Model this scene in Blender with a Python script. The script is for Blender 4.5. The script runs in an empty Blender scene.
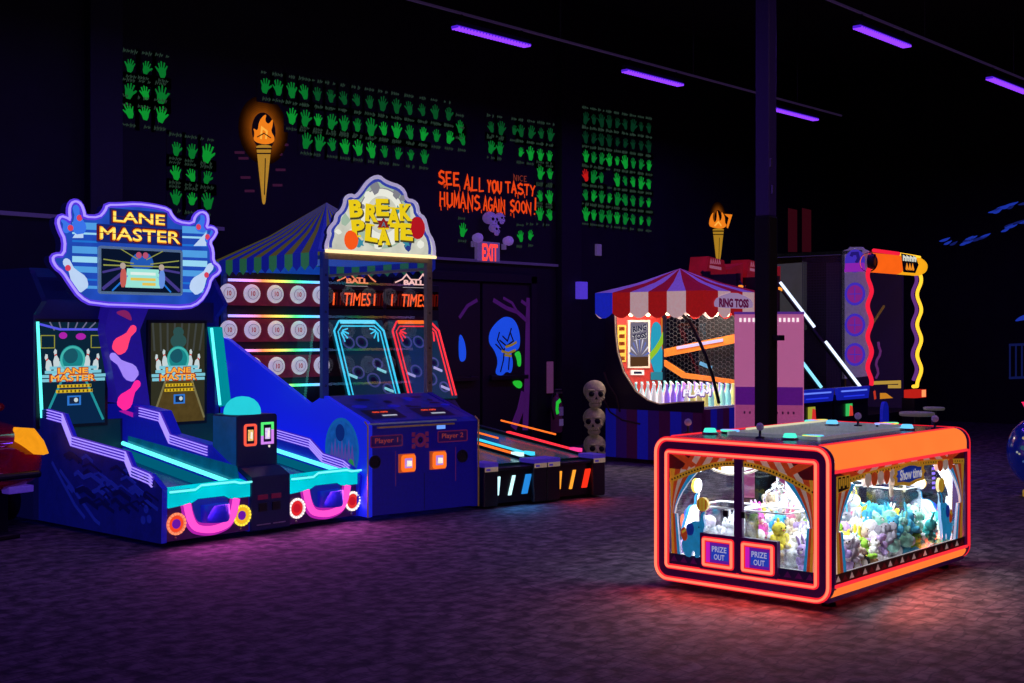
import bpy, bmesh, math, random
from mathutils import Vector, Matrix
random.seed(7)
sc = bpy.context.scene
COL = sc.collection
PI = math.pi
try:
    sc.view_settings.view_transform = 'Standard'
    sc.view_settings.look = 'None'
    sc.view_settings.exposure = 0.0
except Exception:
    pass

# ------------------------------------------------------------------ camera
FPX, CAMZ, HZ, YAW = 1276.0, 1.7, 333.0, math.radians(41.7)
FW = (math.cos(YAW), math.sin(YAW)); RT = (math.sin(YAW), -math.cos(YAW))
cam = bpy.data.objects.new('camera', bpy.data.cameras.new('camera'))
COL.objects.link(cam)
cam.location = (0, 0, CAMZ)
cam.rotation_euler = (PI/2, 0, YAW - PI/2)
cam.data.sensor_width = 36.0
cam.data.lens = FPX/1024*36.0
cam.data.shift_y = (HZ-341.5)/1024
cam.data.clip_end = 200
sc.camera = cam

# survey helpers: where a sight line of the photograph meets a real plane
def ray(u, v):
    s = (u-512)/FPX
    return (FW[0]+RT[0]*s, FW[1]+RT[1]*s, (HZ-v)/FPX)
def wY(Y, *pts):            # on the vertical plane y=Y -> list of (x, z)
    out = []
    for u, v in pts:
        d = ray(u, v); t = Y/d[1]; out.append((d[0]*t, CAMZ+d[2]*t))
    return out
def wX(X, *pts):            # on the vertical plane x=X -> list of (-y, z)
    out = []
    for u, v in pts:
        d = ray(u, v); t = X/d[0]; out.append((-d[1]*t, CAMZ+d[2]*t))
    return out
def wZ(u, v, z):
    d = ray(u, v); t = (z-CAMZ)/d[2]; return (d[0]*t, d[1]*t)
ROWO, ROWR = (7.70, 8.60), math.radians(-9.5)
def wL(axis, val, *pts):    # on a plane of the slightly turned row: axis 1 -> (x,z); axis 0 -> (-y,z)
    e = (math.cos(ROWR), math.sin(ROWR)); n = (-math.sin(ROWR), math.cos(ROWR))
    out = []
    for u, v in pts:
        d = ray(u, v); ax = (e, n)[axis]
        t = (val+ROWO[0]*ax[0]+ROWO[1]*ax[1])/(d[0]*ax[0]+d[1]*ax[1])
        X, Y = d[0]*t-ROWO[0], d[1]*t-ROWO[1]
        z = CAMZ+d[2]*t
        out.append((X*e[0]+Y*e[1], z) if axis == 1 else (-(X*n[0]+Y*n[1]), z))
    return out

# ------------------------------------------------------------------ materials
MATS = {}
def pm(name, col, rough=.5, metal=0.0, glow=0.0, glowcol=None, noise=.12, scale=30.0, bump=0.0, coat=0.0):
    if name in MATS: return MATS[name]
    m = bpy.data.materials.new(name); m.use_nodes = True
    nt = m.node_tree; b = nt.nodes['Principled BSDF']
    tc = nt.nodes.new('ShaderNodeTexCoord')
    nz = nt.nodes.new('ShaderNodeTexNoise'); nz.inputs['Scale'].default_value = scale
    nz.inputs['Detail'].default_value = 4
    nt.links.new(tc.outputs['Object'], nz.inputs['Vector'])
    rp = nt.nodes.new('ShaderNodeValToRGB')
    a = [max(0, c*(1-noise)) for c in col[:3]]; c2 = [min(1, c*(1+noise)) for c in col[:3]]
    rp.color_ramp.elements[0].color = (*a, 1); rp.color_ramp.elements[1].color = (*c2, 1)
    rp.color_ramp.elements[0].position = .3; rp.color_ramp.elements[1].position = .7
    nt.links.new(nz.outputs['Fac'], rp.inputs['Fac'])
    nt.links.new(rp.outputs['Color'], b.inputs['Base Color'])
    b.inputs['Roughness'].default_value = rough; b.inputs['Metallic'].default_value = metal
    if coat: b.inputs['Coat Weight'].default_value = coat
    if glow:
        b.inputs['Emission Strength'].default_value = glow
        if glowcol: b.inputs['Emission Color'].default_value = (*glowcol, 1)
        else: nt.links.new(rp.outputs['Color'], b.inputs['Emission Color'])
    if bump:
        bp = nt.nodes.new('ShaderNodeBump'); bp.inputs['Strength'].default_value = bump
        nt.links.new(nz.outputs['Fac'], bp.inputs['Height']); nt.links.new(bp.outputs['Normal'], b.inputs['Normal'])
    MATS[name] = m; return m
def em(name, col, s=1.0, noise=.06, scale=12.0):
    if name in MATS: return MATS[name]
    m = bpy.data.materials.new(name); m.use_nodes = True
    nt = m.node_tree; nt.nodes.remove(nt.nodes['Principled BSDF'])
    e = nt.nodes.new('ShaderNodeEmission'); e.inputs['Strength'].default_value = s
    nz = nt.nodes.new('ShaderNodeTexNoise'); nz.inputs['Scale'].default_value = scale
    tc = nt.nodes.new('ShaderNodeTexCoord'); nt.links.new(tc.outputs['Object'], nz.inputs['Vector'])
    rp = nt.nodes.new('ShaderNodeValToRGB')
    rp.color_ramp.elements[0].color = (*[c*(1-noise) for c in col], 1)
    rp.color_ramp.elements[1].color = (*[c*(1+noise) for c in col], 1)
    nt.links.new(nz.outputs['Fac'], rp.inputs['Fac']); nt.links.new(rp.outputs['Color'], e.inputs['Color'])
    nt.links.new(e.outputs[0], nt.nodes['Material Output'].inputs['Surface'])
    MATS[name] = m; return m
def glass(name, tint=(1, 1, 1), refl=1.0, dirt=0.0):
    if name in MATS: return MATS[name]
    m = bpy.data.materials.new(name); m.use_nodes = True
    nt = m.node_tree; nt.nodes.remove(nt.nodes['Principled BSDF'])
    t = nt.nodes.new('ShaderNodeBsdfTransparent'); t.inputs['Color'].default_value = (*tint, 1)
    g = nt.nodes.new('ShaderNodeBsdfGlossy'); g.inputs['Roughness'].default_value = .02
    lw = nt.nodes.new('ShaderNodeLayerWeight'); lw.inputs['Blend'].default_value = .5     # Schlick reflectance, same from both sides of a pane
    p5 = nt.nodes.new('ShaderNodeMath'); p5.operation = 'POWER'; p5.inputs[1].default_value = 5
    nt.links.new(lw.outputs['Facing'], p5.inputs[0])
    mu = nt.nodes.new('ShaderNodeMath'); mu.operation = 'MULTIPLY_ADD'; mu.inputs[1].default_value = .9*refl; mu.inputs[2].default_value = .05*refl; mu.use_clamp = True
    nt.links.new(p5.outputs[0], mu.inputs[0])
    mx = nt.nodes.new('ShaderNodeMixShader'); nt.links.new(mu.outputs[0], mx.inputs['Fac'])
    nt.links.new(t.outputs[0], mx.inputs[1]); nt.links.new(g.outputs[0], mx.inputs[2])
    nt.links.new(mx.outputs[0], nt.nodes['Material Output'].inputs['Surface'])
    MATS[name] = m; return m
def rainbow(name, s=2.0, axis=0, freq=1.0):
    if name in MATS: return MATS[name]
    m = bpy.data.materials.new(name); m.use_nodes = True
    nt = m.node_tree; nt.nodes.remove(nt.nodes['Principled BSDF'])
    e = nt.nodes.new('ShaderNodeEmission'); e.inputs['Strength'].default_value = s
    tc = nt.nodes.new('ShaderNodeTexCoord'); sp = nt.nodes.new('ShaderNodeSeparateXYZ')
    nt.links.new(tc.outputs['Object'], sp.inputs[0])
    mu = nt.nodes.new('ShaderNodeMath'); mu.operation = 'MULTIPLY'; mu.inputs[1].default_value = freq
    nt.links.new(sp.outputs[axis], mu.inputs[0])
    fr = nt.nodes.new('ShaderNodeMath'); fr.operation = 'FRACT'; nt.links.new(mu.outputs[0], fr.inputs[0])
    rp = nt.nodes.new('ShaderNodeValToRGB'); cr = rp.color_ramp
    cols = [(0, (.35, .35, 1)), (.18, (.75, .3, 1)), (.34, (1, .25, .1)), (.5, (1, .75, .1)), (.66, (.1, 1, .25)), (.82, (.1, .6, 1)), (1, (.35, .35, 1))]
    cr.elements[0].position = 0; cr.elements[0].color = (*cols[0][1], 1)
    cr.elements[1].position = 1; cr.elements[1].color = (*cols[-1][1], 1)
    for p, c in cols[1:-1]:
        x = cr.elements.new(p); x.color = (*c, 1)
    nt.links.new(fr.outputs[0], rp.inputs['Fac']); nt.links.new(rp.outputs['Color'], e.inputs['Color'])
    nt.links.new(e.outputs[0], nt.nodes['Material Output'].inputs['Surface'])
    MATS[name] = m; return m

BLACK = pm('black paint', (.006, .006, .009), .55)
DARK = pm('dark navy panel', (.008, .008, .03), .45)
METAL = pm('brushed metal', (.45, .45, .48), .35, .9)
STEEL = pm('dark steel', (.04, .04, .06), .4, .6)
CLEAR = glass('clear glass', (.97, .98, 1))
SMOKE = glass('smoked glass', (.6, .65, .75))

# ------------------------------------------------------------------ geometry
class Fr:
    def __init__(s, o, u, v):
        s.o = Vector(o); s.u = Vector(u); s.v = Vector(v); s.n = s.u.cross(s.v)
    def __call__(s, x, y, d=0.0):
        return s.o + s.u*x + s.v*y + s.n*d
def FX(X): return Fr((X, 0, 0), (0, -1, 0), (0, 0, 1))
def FY(Y): return Fr((0, Y, 0), (1, 0, 0), (0, 0, 1))
def FXb(X): return Fr((X, 0, 0), (0, 1, 0), (0, 0, 1))     # faces +x
def FYb(Y): return Fr((0, Y, 0), (-1, 0, 0), (0, 0, 1))    # faces +y
def FZ(Z): return Fr((0, 0, Z), (1, 0, 0), (0, 1, 0))

_tc = {}
def text_mesh(s, bold):
    k = (s, bold)
    if k in _tc: return _tc[k]
    c = bpy.data.curves.new('t', 'FONT'); c.body = s; c.size = 1; c.align_x = 'CENTER'; c.align_y = 'CENTER'
    c.offset = bold; c.resolution_u = 3
    o = bpy.data.objects.new('t', c); COL.objects.link(o)
    dg = bpy.context.evaluated_depsgraph_get()
    me = bpy.data.meshes.new_from_object(o.evaluated_get(dg))
    vs = [(v.co.x, v.co.y) for v in me.vertices]; fs = [tuple(p.vertices) for p in me.polygons]
    bpy.data.objects.remove(o); bpy.data.curves.remove(c); bpy.data.meshes.remove(me)
    xs = [v[0] for v in vs]; ys = [v[1] for v in vs]
    cx, cy = (min(xs)+max(xs))/2, (min(ys)+max(ys))/2
    w, h = max(xs)-min(xs), max(ys)-min(ys)
    r = ([((x-cx)/w, (y-cy)/h) for x, y in vs], fs)
    _tc[k] = r; return r

ORG = {}
class MB:
    def __init__(s): s.v = []; s.f = []; s.m = []; s.mats = []; s.sm = []
    def mi(s, m):
        if m not in s.mats: s.mats.append(m)
        return s.mats.index(m)
    def add(s, vs, fs, m, smooth=False):
        b = len(s.v); s.v += [tuple(v) for v in vs]; i = s.mi(m)
        for f in fs: s.f.append(tuple(b+k for k in f)); s.m.append(i); s.sm.append(smooth)
        return s
    def box(s, x0, x1, y0, y1, z0, z1, m):
        vs = [(x, y, z) for z in (z0, z1) for y in (y0, y1) for x in (x0, x1)]
        return s.add(vs, [(0, 2, 3, 1), (4, 5, 7, 6), (0, 1, 5, 4), (2, 6, 7, 3), (0, 4, 6, 2), (1, 3, 7, 5)], m)
    def flat(s, F, pts, d, m):
        return s.add([F(x, y, d) for x, y in pts], [tuple(range(len(pts)))], m)
    def prism(s, F, pts, d0, d1, m, ms=None):
        n = len(pts)
        A = sum(pts[i][0]*pts[(i+1) % n][1]-pts[(i+1) % n][0]*pts[i][1] for i in range(n))
        if A < 0: pts = pts[::-1]
        vs = [F(x, y, d1) for x, y in pts] + [F(x, y, d0) for x, y in pts]
        s.add(vs, [tuple(range(n)), tuple(range(2*n-1, n-1, -1))], m)
        s.add(vs, [(i, n+i, n+(i+1) % n, (i+1) % n) for i in range(n)], ms or m)
        return s
    def band(s, F, pts, w, d0, d1, m, closed=False):
        pts = [Vector((p[0], p[1])) for p in pts]; n = len(pts); L = []; R = []
        for i in range(n):
            a = pts[(i-1) % n] if (closed or i > 0) else None
            b = pts[(i+1) % n] if (closed or i < n-1) else None
            p = pts[i]
            t1 = (p-a).normalized() if a is not None and (p-a).length > 1e-7 else None
            t2 = (b-p).normalized() if b is not None and (b-p).length > 1e-7 else None
            t = (t1+t2) if (t1 is not None and t2 is not None) else (t1 if t1 is not None else t2)
            if t is None or t.length < 1e-6: t = t1 or Vector((1, 0))
            t = t.normalized(); nn = Vector((-t.y, t.x))
            k = 1.0
            if t1 is not None and t2 is not None:
                c = max(.35, nn.dot(Vector((-t1.y, t1.x)))); k = 1/c
            L.append(p+nn*w/2*k); R.append(p-nn*w/2*k)
        vs = [F(p.x, p.y, d1) for p in L]+[F(p.x, p.y, d1) for p in R]+[F(p.x, p.y, d0) for p in L]+[F(p.x, p.y, d0) for p in R]
        fs = []
        for i in range(n if closed else n-1):
            j = (i+1) % n
            fs += [(n+i, n+j, j, i), (i, j, 2*n+j, 2*n+i), (n+j, n+i, 3*n+i, 3*n+j), (2*n+i, 2*n+j, 3*n+j, 3*n+i)]
        if not closed:
            fs += [(0, 2*n, 3*n, n), (n-1, 2*n-1, 4*n-1, 3*n-1)]
        return s.add(vs, fs, m)
    def tube(s, pts, r, m, closed=False, n=8):
        pts = [Vector(p) for p in pts]; N = len(pts); vs = []; up = None
        for i in range(N):
            a = pts[(i-1) % N] if (closed or i > 0) else pts[i]
            b = pts[(i+1) % N] if (closed or i < N-1) else pts[i]
            t = (b-a).normalized() if (b-a).length > 1e-9 else Vector((0, 0, 1))
            if up is None: up = t.orthogonal().normalized()
            up = (up-t*up.dot(t)); up = up.normalized() if up.length > 1e-6 else t.orthogonal().normalized()
            w = t.cross(up); rr = r[i] if isinstance(r, (list, tuple)) else r
            for k in range(n):
                q = 2*PI*k/n; vs.append(pts[i]+(up*math.cos(q)+w*math.sin(q))*rr)
        fs = []
        for i in range(N if closed else N-1):
            j = (i+1) % N
            for k in range(n):
                fs.append((i*n+k, i*n+(k+1) % n, j*n+(k+1) % n, j*n+k))
        if not closed: fs += [tuple(range(n-1, -1, -1)), tuple(range((N-1)*n, N*n))]
        return s.add(vs, fs, m, True)
    def lathe(s, c, prof, m, n=24, axis='z', smooth=True):
        c = Vector(c); vs = []; fs = []
        for r, h in prof:
            for k in range(n):
                q = 2*PI*k/n; a, b = r*math.cos(q), r*math.sin(q)
                vs.append(c+(Vector((a, b, h)) if axis == 'z' else Vector((a, -h, b)) if axis == 'y' else Vector((h, a, b))))
        for i in range(len(prof)-1):
            for k in range(n): fs.append((i*n+k, i*n+(k+1) % n, (i+1)*n+(k+1) % n, (i+1)*n+k))
        fs += [tuple(range(n-1, -1, -1)), tuple(range((len(prof)-1)*n, len(prof)*n))]
        return s.add(vs, fs, m, smooth)
    def ball(s, c, r, m, nu=14, nv=9, rot=None, top=1.0):
        if not isinstance(r, (tuple, list)): r = (r, r, r)
        vs = []; fs = []; c = Vector(c)
        for j in range(nv+1):
            p = -PI/2+PI*j/nv
            for k in range(nu):
                q = 2*PI*k/nu
                w = Vector((r[0]*math.cos(p)*math.cos(q), r[1]*math.cos(p)*math.sin(q), r[2]*math.sin(p)))
                if rot is not None: w = rot @ w
                vs.append(c+w)
        for j in range(nv):
            for k in range(nu): fs.append((j*nu+k, j*nu+(k+1) % nu, (j+1)*nu+(k+1) % nu, (j+1)*nu+k))
        return s.add(vs, fs, m, True)
    def disc(s, F, x, y, r, d, m, n=24, ry=None):
        return s.flat(F, [(x+r*math.cos(2*PI*k/n), y+(ry or r)*math.sin(2*PI*k/n)) for k in range(n)], d, m)
    def drum(s, F, x, y, r, d0, d1, m, n=24, ry=None):
        return s.prism(F, [(x+r*math.cos(2*PI*k/n), y+(ry or r)*math.sin(2*PI*k/n)) for k in range(n)], d0, d1, m)
    def ring(s, F, x, y, r, w, d0, d1, m, n=28, ry=None):
        return s.band(F, [(x+r*math.cos(2*PI*k/n), y+(ry or r)*math.sin(2*PI*k/n)) for k in range(n)], w, d0, d1, m, True)
    def text(s, F, t, x, y, w, h, d, m, bold=.0, rot=0.0, shear=0.0):
        if 'M' in t and bold > 0:      # thicken by overprinting, keeps the notch of the M open
            st = w/(.62*len(t))*bold*.8
            for k, (dx, dy) in enumerate(((-st, 0), (st, 0), (0, -st*.6), (0, st*.6))): s.text(F, t, x+dx, y+dy, w, h, d+.0001*k, m, 0.0, rot, shear)
            return s
        vs, fs = text_mesh(t, bold); c, q = math.cos(rot), math.sin(rot)
        out = []
        for a, b in vs:
            a = a*w+b*h*shear; b = b*h
            out.append(F(x+a*c-b*q, y+a*q+b*c, d))
        return s.add(out, fs, m)
    def build(s, name, parent=None, bevel=0.0, org=None, seg=2):
        me = bpy.data.meshes.new(name)
        o = Vector(org) if org is not None else (ORG[parent.name] if parent is not None else Vector((0, 0, 0)))
        me.from_pydata([tuple(Vector(v)-o) for v in s.v], [], s.f)
        for m in s.mats: me.materials.append(m)
        for p, i, k in zip(me.polygons, s.m, s.sm): p.material_index = i; p.use_smooth = k
        me.update()
        ob = bpy.data.objects.new(name, me); COL.objects.link(ob)
        if parent is not None: ob.parent = parent; ORG[ob.name] = ORG[parent.name]
        else:
            if org is not None: ob.location = o
            ORG[ob.name] = o
        if bevel:
            b = ob.modifiers.new('bevel', 'BEVEL'); b.width = bevel; b.segments = seg; b.limit_method = 'ANGLE'; b.angle_limit = math.radians(50)
        return ob
def tag(o, label=None, cat=None, group=None, kind=None):
    if label: o['label'] = label
    if cat: o['category'] = cat
    if group: o['group'] = group
    if kind: o['kind'] = kind
    return o
def thing(name, label, cat, loc, rotz=0.0, group=None, local=False):
    o = bpy.data.objects.new(name, None); COL.objects.link(o); o.empty_display_size = .1
    o.location = loc; o.rotation_euler = (0, 0, rotz)
    ORG[o.name] = Vector((0, 0, 0)) if local else Vector(loc)
    return tag(o, label, cat, group)
def copy_tree(o, parent=None):
    c = o.copy(); COL.objects.link(c)
    if parent is not None: c.parent = parent
    for ch in o.children: copy_tree(ch, c)
    return c
def lamp(name, kind, loc, energy, col, size=.5, aim=None, sizey=None, spread=None, rot=None):
    l = bpy.data.lights.new(name, kind); l.energy = energy; l.color = col
    if kind == 'AREA':
        l.shape = 'RECTANGLE' if sizey else 'SQUARE'; l.size = size
        if sizey: l.size_y = sizey
        if spread: l.spread = spread
    elif kind in ('POINT', 'SPOT'): l.shadow_soft_size = size
    o = bpy.data.objects.new(name, l); COL.objects.link(o); o.location = loc
    if aim is not None: o.rotation_euler = (Vector(aim)-Vector(loc)).to_track_quat('-Z', 'Y').to_euler()
    if rot is not None: o.rotation_euler = rot
    return o
def rrect(x0, x1, y0, y1, r, n=6):
    out = []
    for cx, cy, a in ((x1-r, y0+r, -PI/2), (x1-r, y1-r, 0), (x0+r, y1-r, PI/2), (x0+r, y0+r, PI)):
        for k in range(n+1):
            q = a+PI/2*k/n; out.append((cx+r*math.cos(q), cy+r*math.sin(q)))
    return out
def smooth(pts, closed=True, it=2):
    for _ in range(it):
        n = len(pts); out = []
        for i in range(n if closed else n-1):
            a = pts[i]; b = pts[(i+1) % n]
            out.append((a[0]*.75+b[0]*.25, a[1]*.75+b[1]*.25)); out.append((a[0]*.25+b[0]*.75, a[1]*.25+b[1]*.75))
        if not closed: out = [pts[0]]+out+[pts[-1]]
        pts = out
    return pts
def lerp(a, b, t): return a+(b-a)*t
# ================================================================== the setting
WY = 12.2            # back wall
WXR = 24.0           # right wall
def carpet():
    m = bpy.data.materials.new('patterned carpet'); m.use_nodes = True
    nt = m.node_tree; b = nt.nodes['Principled BSDF']; b.inputs['Roughness'].default_value = .9
    tc = nt.nodes.new('ShaderNodeTexCoord')
    br = nt.nodes.new('ShaderNodeTexBrick')
    br.inputs['Scale'].default_value = 5.0; br.inputs['Color1'].default_value = (.15, .125, .145, 1)
    br.inputs['Color2'].default_value = (.10, .085, .105, 1); br.inputs['Mortar'].default_value = (.065, .055, .075, 1)
    br.inputs['Mortar Size'].default_value = .035; br.inputs['Mortar Smooth'].default_value = .6
    br.inputs['Brick Width'].default_value = .62; br.inputs['Row Height'].default_value = .36
    nz0 = nt.nodes.new('ShaderNodeTexNoise'); nz0.inputs['Scale'].default_value = 3.5
    mxv = nt.nodes.new('ShaderNodeMixRGB'); mxv.inputs[0].default_value = .16
    nt.links.new(tc.outputs['Object'], nz0.inputs['Vector']); nt.links.new(tc.outputs['Object'], mxv.inputs[1]); nt.links.new(nz0.outputs['Color'], mxv.inputs[2])
    nt.links.new(mxv.outputs[0], br.inputs['Vector'])
    n1 = nt.nodes.new('ShaderNodeTexNoise'); n1.inputs['Scale'].default_value = 9; n1.inputs['Detail'].default_value = 8
    nt.links.new(tc.outputs['Object'], n1.inputs['Vector'])
    r1 = nt.nodes.new('ShaderNodeValToRGB'); r1.color_ramp.elements[0].position = .38; r1.color_ramp.elements[1].position = .62
    r1.color_ramp.elements[0].color = (.25, .22, .28, 1); r1.color_ramp.elements[1].color = (1.35, 1.25, 1.2, 1)
    nt.links.new(n1.outputs['Fac'], r1.inputs['Fac'])
    mu = nt.nodes.new('ShaderNodeMixRGB'); mu.blend_type = 'MULTIPLY'; mu.inputs[0].default_value = 1
    nt.links.new(br.outputs['Color'], mu.inputs[1]); nt.links.new(r1.outputs['Color'], mu.inputs[2])
    nt.links.new(mu.outputs[0], b.inputs['Base Color'])
    bp = nt.nodes.new('ShaderNodeBump'); bp.inputs['Strength'].default_value = .5; bp.inputs['Distance'].default_value = .02
    nt.links.new(n1.outputs['Fac'], bp.inputs['Height']); nt.links.new(bp.outputs['Normal'], b.inputs['Normal'])
    return m
WALLM = pm('black painted wall', (.006, .005, .014), .8, noise=.3, scale=3, bump=.1)
PILM = pm('black painted pillar', (.008, .007, .016), .7)
def struct(name, mb, bevel=0): return tag(mb.build(name, None, bevel), kind='structure')
struct('floor', MB().box(-8, 26, -6, 14, -.1, 0, carpet()))
struct('ceiling', MB().box(-8, 26, -6, 14, 6.8, 6.9, pm('black ceiling', (.005, .004, .012), .9)))
struct('wall_back', MB().box(-8, 24.2, WY, WY+.2, 0, 6.8, WALLM))
struct('wall_right', MB().box(WXR, WXR+.2, -6, WY, 0, 6.8, WALLM))
# wall ledges and pilasters
LEDGE = pm('grey violet ledge', (.12, .09, .2), .6, glow=.05, glowcol=(.35, .2, .8))
struct('trim_1', MB().box(2.0, 8.7, WY-.05, WY, 2.87, 2.91, LEDGE))
struct('trim_2', MB().box(11.2, 14.7, WY-.05, WY, 2.69, 2.725, LEDGE))
struct('trim_3', MB().box(6.98, 7.36, WY-.12, WY, 0, 6.8, pm('midnight blue pilaster', (.010, .009, .034), .6)), .01)
_x = [p[0] for p in wY(WY-.12, (562, 100), (582, 100))]
struct('trim_4', MB().box(_x[0], _x[1], WY-.12, WY, 0, 6.8, PILM), .01)

# double doors with their painted mural
DOORM = pm('black painted door', (.014, .010, .022), .6)
PURPLE = pm('dim purple paint', (.09, .02, .14), .7, glow=.14, glowcol=(.22, .03, .42))
MOON = pm('fluorescent blue paint', (.02, .1, .6), .7, glow=.62, glowcol=(.01, .10, .95))
GREENF = pm('fluorescent green paint', (.05, .5, .08), .7, glow=.62, glowcol=(.02, .75, .04))
OLIVE = pm('mustard paint', (.4, .32, .05), .7, glow=.3, glowcol=(.6, .42, .04))
D0, D1, D2 = 11.9, 12.98, 14.03
def door(n, x0, x1):
    d = struct('door_%d' % n, MB().box(x0+.03, x1-.02, WY-.06, WY, 0.02, 2.4, DOORM), .006)
    MB().box(x0+.15, x1-.12, WY-.13, WY-.095, 1.04, 1.1, STEEL).box(x0+.18, x0+.24, WY-.1, WY-.06, 1.03, 1.11, STEEL).box(x1-.24, x1-.18, WY-.1, WY-.06, 1.03, 1.11, STEEL).build('push_bar', d, .006)
    return d
dl = door(1, D0, D1); dr = door(2, D1, D2)
F = FY(WY-.062)
m = MB(); m.flat(F, smooth(wY(WY, (456, 332), (461, 340), (463, 352), (462, 361), (456, 362), (455, 348))), .003, MOON)
m.band(F, wY(WY, (456, 318), (464, 306), (474, 300)), .05, 0, .003, PURPLE); m.build('mural', dl)
m = MB()
moon = smooth(wY(WY, (494, 321), (502, 316), (511, 319), (516, 330), (517, 343), (515, 350), (507, 352), (510, 362), (508, 374), (503, 371), (499, 376), (491, 374), (495, 362), (491, 350), (485, 343), (486, 331)))
m.flat(F, moon, .003, MOON)
INK = pm('ink paint', (.01, .01, .05), .7)
for seg in ([(496, 340), (503, 346), (510, 341), (507, 333)], [(499, 336), (504, 341), (508, 328)], [(501, 348), (500, 360), (497, 372)], [(492, 344), (498, 350)], [(506, 356), (505, 370)], [(496, 332), (494, 340), (501, 352)]):
    m.band(F, wY(WY, *seg), .022, .003, .006, INK)
for seg in ([(498, 351), (505, 353), (512, 350)], [(502, 347), (508, 345), (513, 342)], [(501, 355), (508, 356)]):
    m.band(F, wY(WY, *seg), .035, .006, .009, OLIVE)
m.flat(F, smooth(wY(WY, (510, 353), (517, 350), (518, 366), (514, 367), (513, 358))), .008, GREENF)
m.flat(F, smooth(wY(WY, (507, 381), (518, 380), (519, 387), (514, 389))), .008, GREENF)
for seg, w in (([(526, 298), (525, 330), (524, 380), (522, 430)], .12), ([(525, 322), (514, 312), (503, 308), (490, 300)], .06), ([(514, 312), (509, 303), (500, 298)], .04), ([(525, 306), (518, 301)], .05), ([(521, 392), (517, 410), (510, 428)], .14)):
    m.band(F, wY(WY, *seg), w, -.001, .002, PURPLE)
m.build('mural', dr)
struct('trim_5', MB().box(D0-.1, D0+.02, WY-.1, WY, 0, 2.52, PILM).box(D2-.02, D2+.1, WY-.1, WY, 0, 2.52, PILM).box(D0-.1, D2+.1, WY-.1, WY, 2.42, 2.54, PILM))

# ------------------------------------------------------------------ wall paintings
GH = [em('green handprint paint %d' % i, c, s) for i, (c, s) in enumerate((((.004, .30, .03), .85), ((.003, .20, .028), .75), ((.003, .085, .02), .75), ((.002, .032, .013), .8)))]
REDH = em('red handprint paint', (.6, .01, .01), .8)
SCRIB = em('grey green chalk lettering', (.035, .07, .05), .5)
PANELM = pm('black painted panel', (.012, .013, .016), .85)
HAND = [(-.16, -.5), (.14, -.5), (.27, -.2), (.47, .02), (.52, .14), (.44, .17), (.27, .03), (.25, .1), (.33, .42), (.24, .46), (.15, .14), (.1, .15), (.12, .52), (.02, .54), (0, .15), (-.04, .15), (-.12, .48), (-.21, .46), (-.14, .12), (-.18, .1), (-.32, .32), (-.39, .27), (-.27, -.02), (-.28, -.25)]
def hand(x, z, s, m, d=.006):
    mb = MB(); a = random.uniform(-.25, .25); fl = random.choice((-1, 1)); k = random.uniform(.8, 1.12)
    pts = []
    for px, py in HAND:
        px, py = px*fl*s*k*random.uniform(.92, 1.08), py*s*k*random.uniform(.92, 1.08)
        pts.append((x+px*math.cos(a)-py*math.sin(a), z+px*math.sin(a)+py*math.cos(a)))
    mb.flat(FY(WY), pts, d, m); return mb
def panel(label, hands, pad=.16, size=.22, back=True):
    xs = [h[0] for h in hands]; zs = [h[1] for h in hands]
    t = thing('handprint_panel', label, 'wall painting', (sum(xs)/len(xs), WY, min(zs)-pad), group='painted handprint panels')
    mb = MB()
    if back:
        for x, z, m in hands: mb.box(x-.125, x+.125, WY-.004, WY-.001, z-.2, z+.2, PANELM)
    if back: mb.build('backing', t)
    mb = MB()
    for x, z, m in hands:
        hand(x, z, size*random.uniform(.9, 1.1), m).build('handprint', t)
        for zz, n in ((z+.155, 4), (z-.155, 4)):
            q = x-.09
            for i in range(n):
                w = random.uniform(.02, .045); h = random.uniform(.012, .025)
                if random.random() < .85:
                    mb.band(FY(WY), [(q, zz-h), (q+w*.3, zz+h), (q+w*.6, zz-h*.4), (q+w, zz+h*.7)], .007, .005, .008, SCRIB)
                q += w+.008
    mb.build('lettering', t); return t
def grid(pts, m): return [(x, z, m) for x, z in wY(WY, *pts)]
def gm(p): return GH[0] if p > .6 else GH[1] if p > .25 else GH[2]
hs = []
for r, y0 in enumerate((66, 91, 111)):
    for c in range(3): hs += grid([(129+c*16+(r == 0)*1, y0+c*2.0)], GH[1] if r < 1 else random.choice(GH[:2]))
panel('green handprints with chalk names, the leftmost block high on the wall', hs, size=.185)
hs = []
for r, y0 in enumerate((149, 173, 197)):
    for c in range(3): hs += grid([(176+c*15.5, y0+c*2.2)], random.choice(GH[:2]))
panel('green handprint block behind the bowling sign, left of the left torch', hs, size=.185)
hs = []
for c in range(15):
    hs += grid([(265+c*13.1, 86+c*2.0)], GH[2] if c > 3 else GH[1])
for c in range(14): hs += grid([(292+c*13.1, 116.5+c*1.75)], random.choice(GH[:2]))
for c in range(10): hs += grid([(306+c*13.1, 141+c*1.75)], random.choice(GH[:2]))
hs += grid([(460, 127)], GH[1])
panel('wide block of three rows of green handprints right of the left torch', hs, size=.18)
hs = []
for c, x in enumerate((491, 501, 514, 521, 531, 541, 550)): hs += grid([(x, 127+(x-491)*.13)], GH[2])
for x in (491, 500): hs += grid([(x, 147+(x-491)*.13)], GH[1])
for x in (520.5, 530.5, 540, 549.5): hs += grid([(x, 152+(x-520)*.14)], GH[0])
for r in range(3):
    for x in (540, 549.5): hs += grid([(x, (173, 196, 214)[r]+(x-540)*.1)], GH[0])
panel('green handprint block stepping down around the orange farewell lettering', hs, size=.175)
hs = []
for r in range(6):
    for c in range(9):
        y = 118+r*19.2+c*(1.25-.06*r)
        mm = GH[3] if r < 2 else random.choice(GH[:2])
        if r == 3 and c == 0: mm = REDH
        if r == 3 and c == 3: continue
        hs += grid([(585.5+c*7.9, y)], mm)
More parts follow.
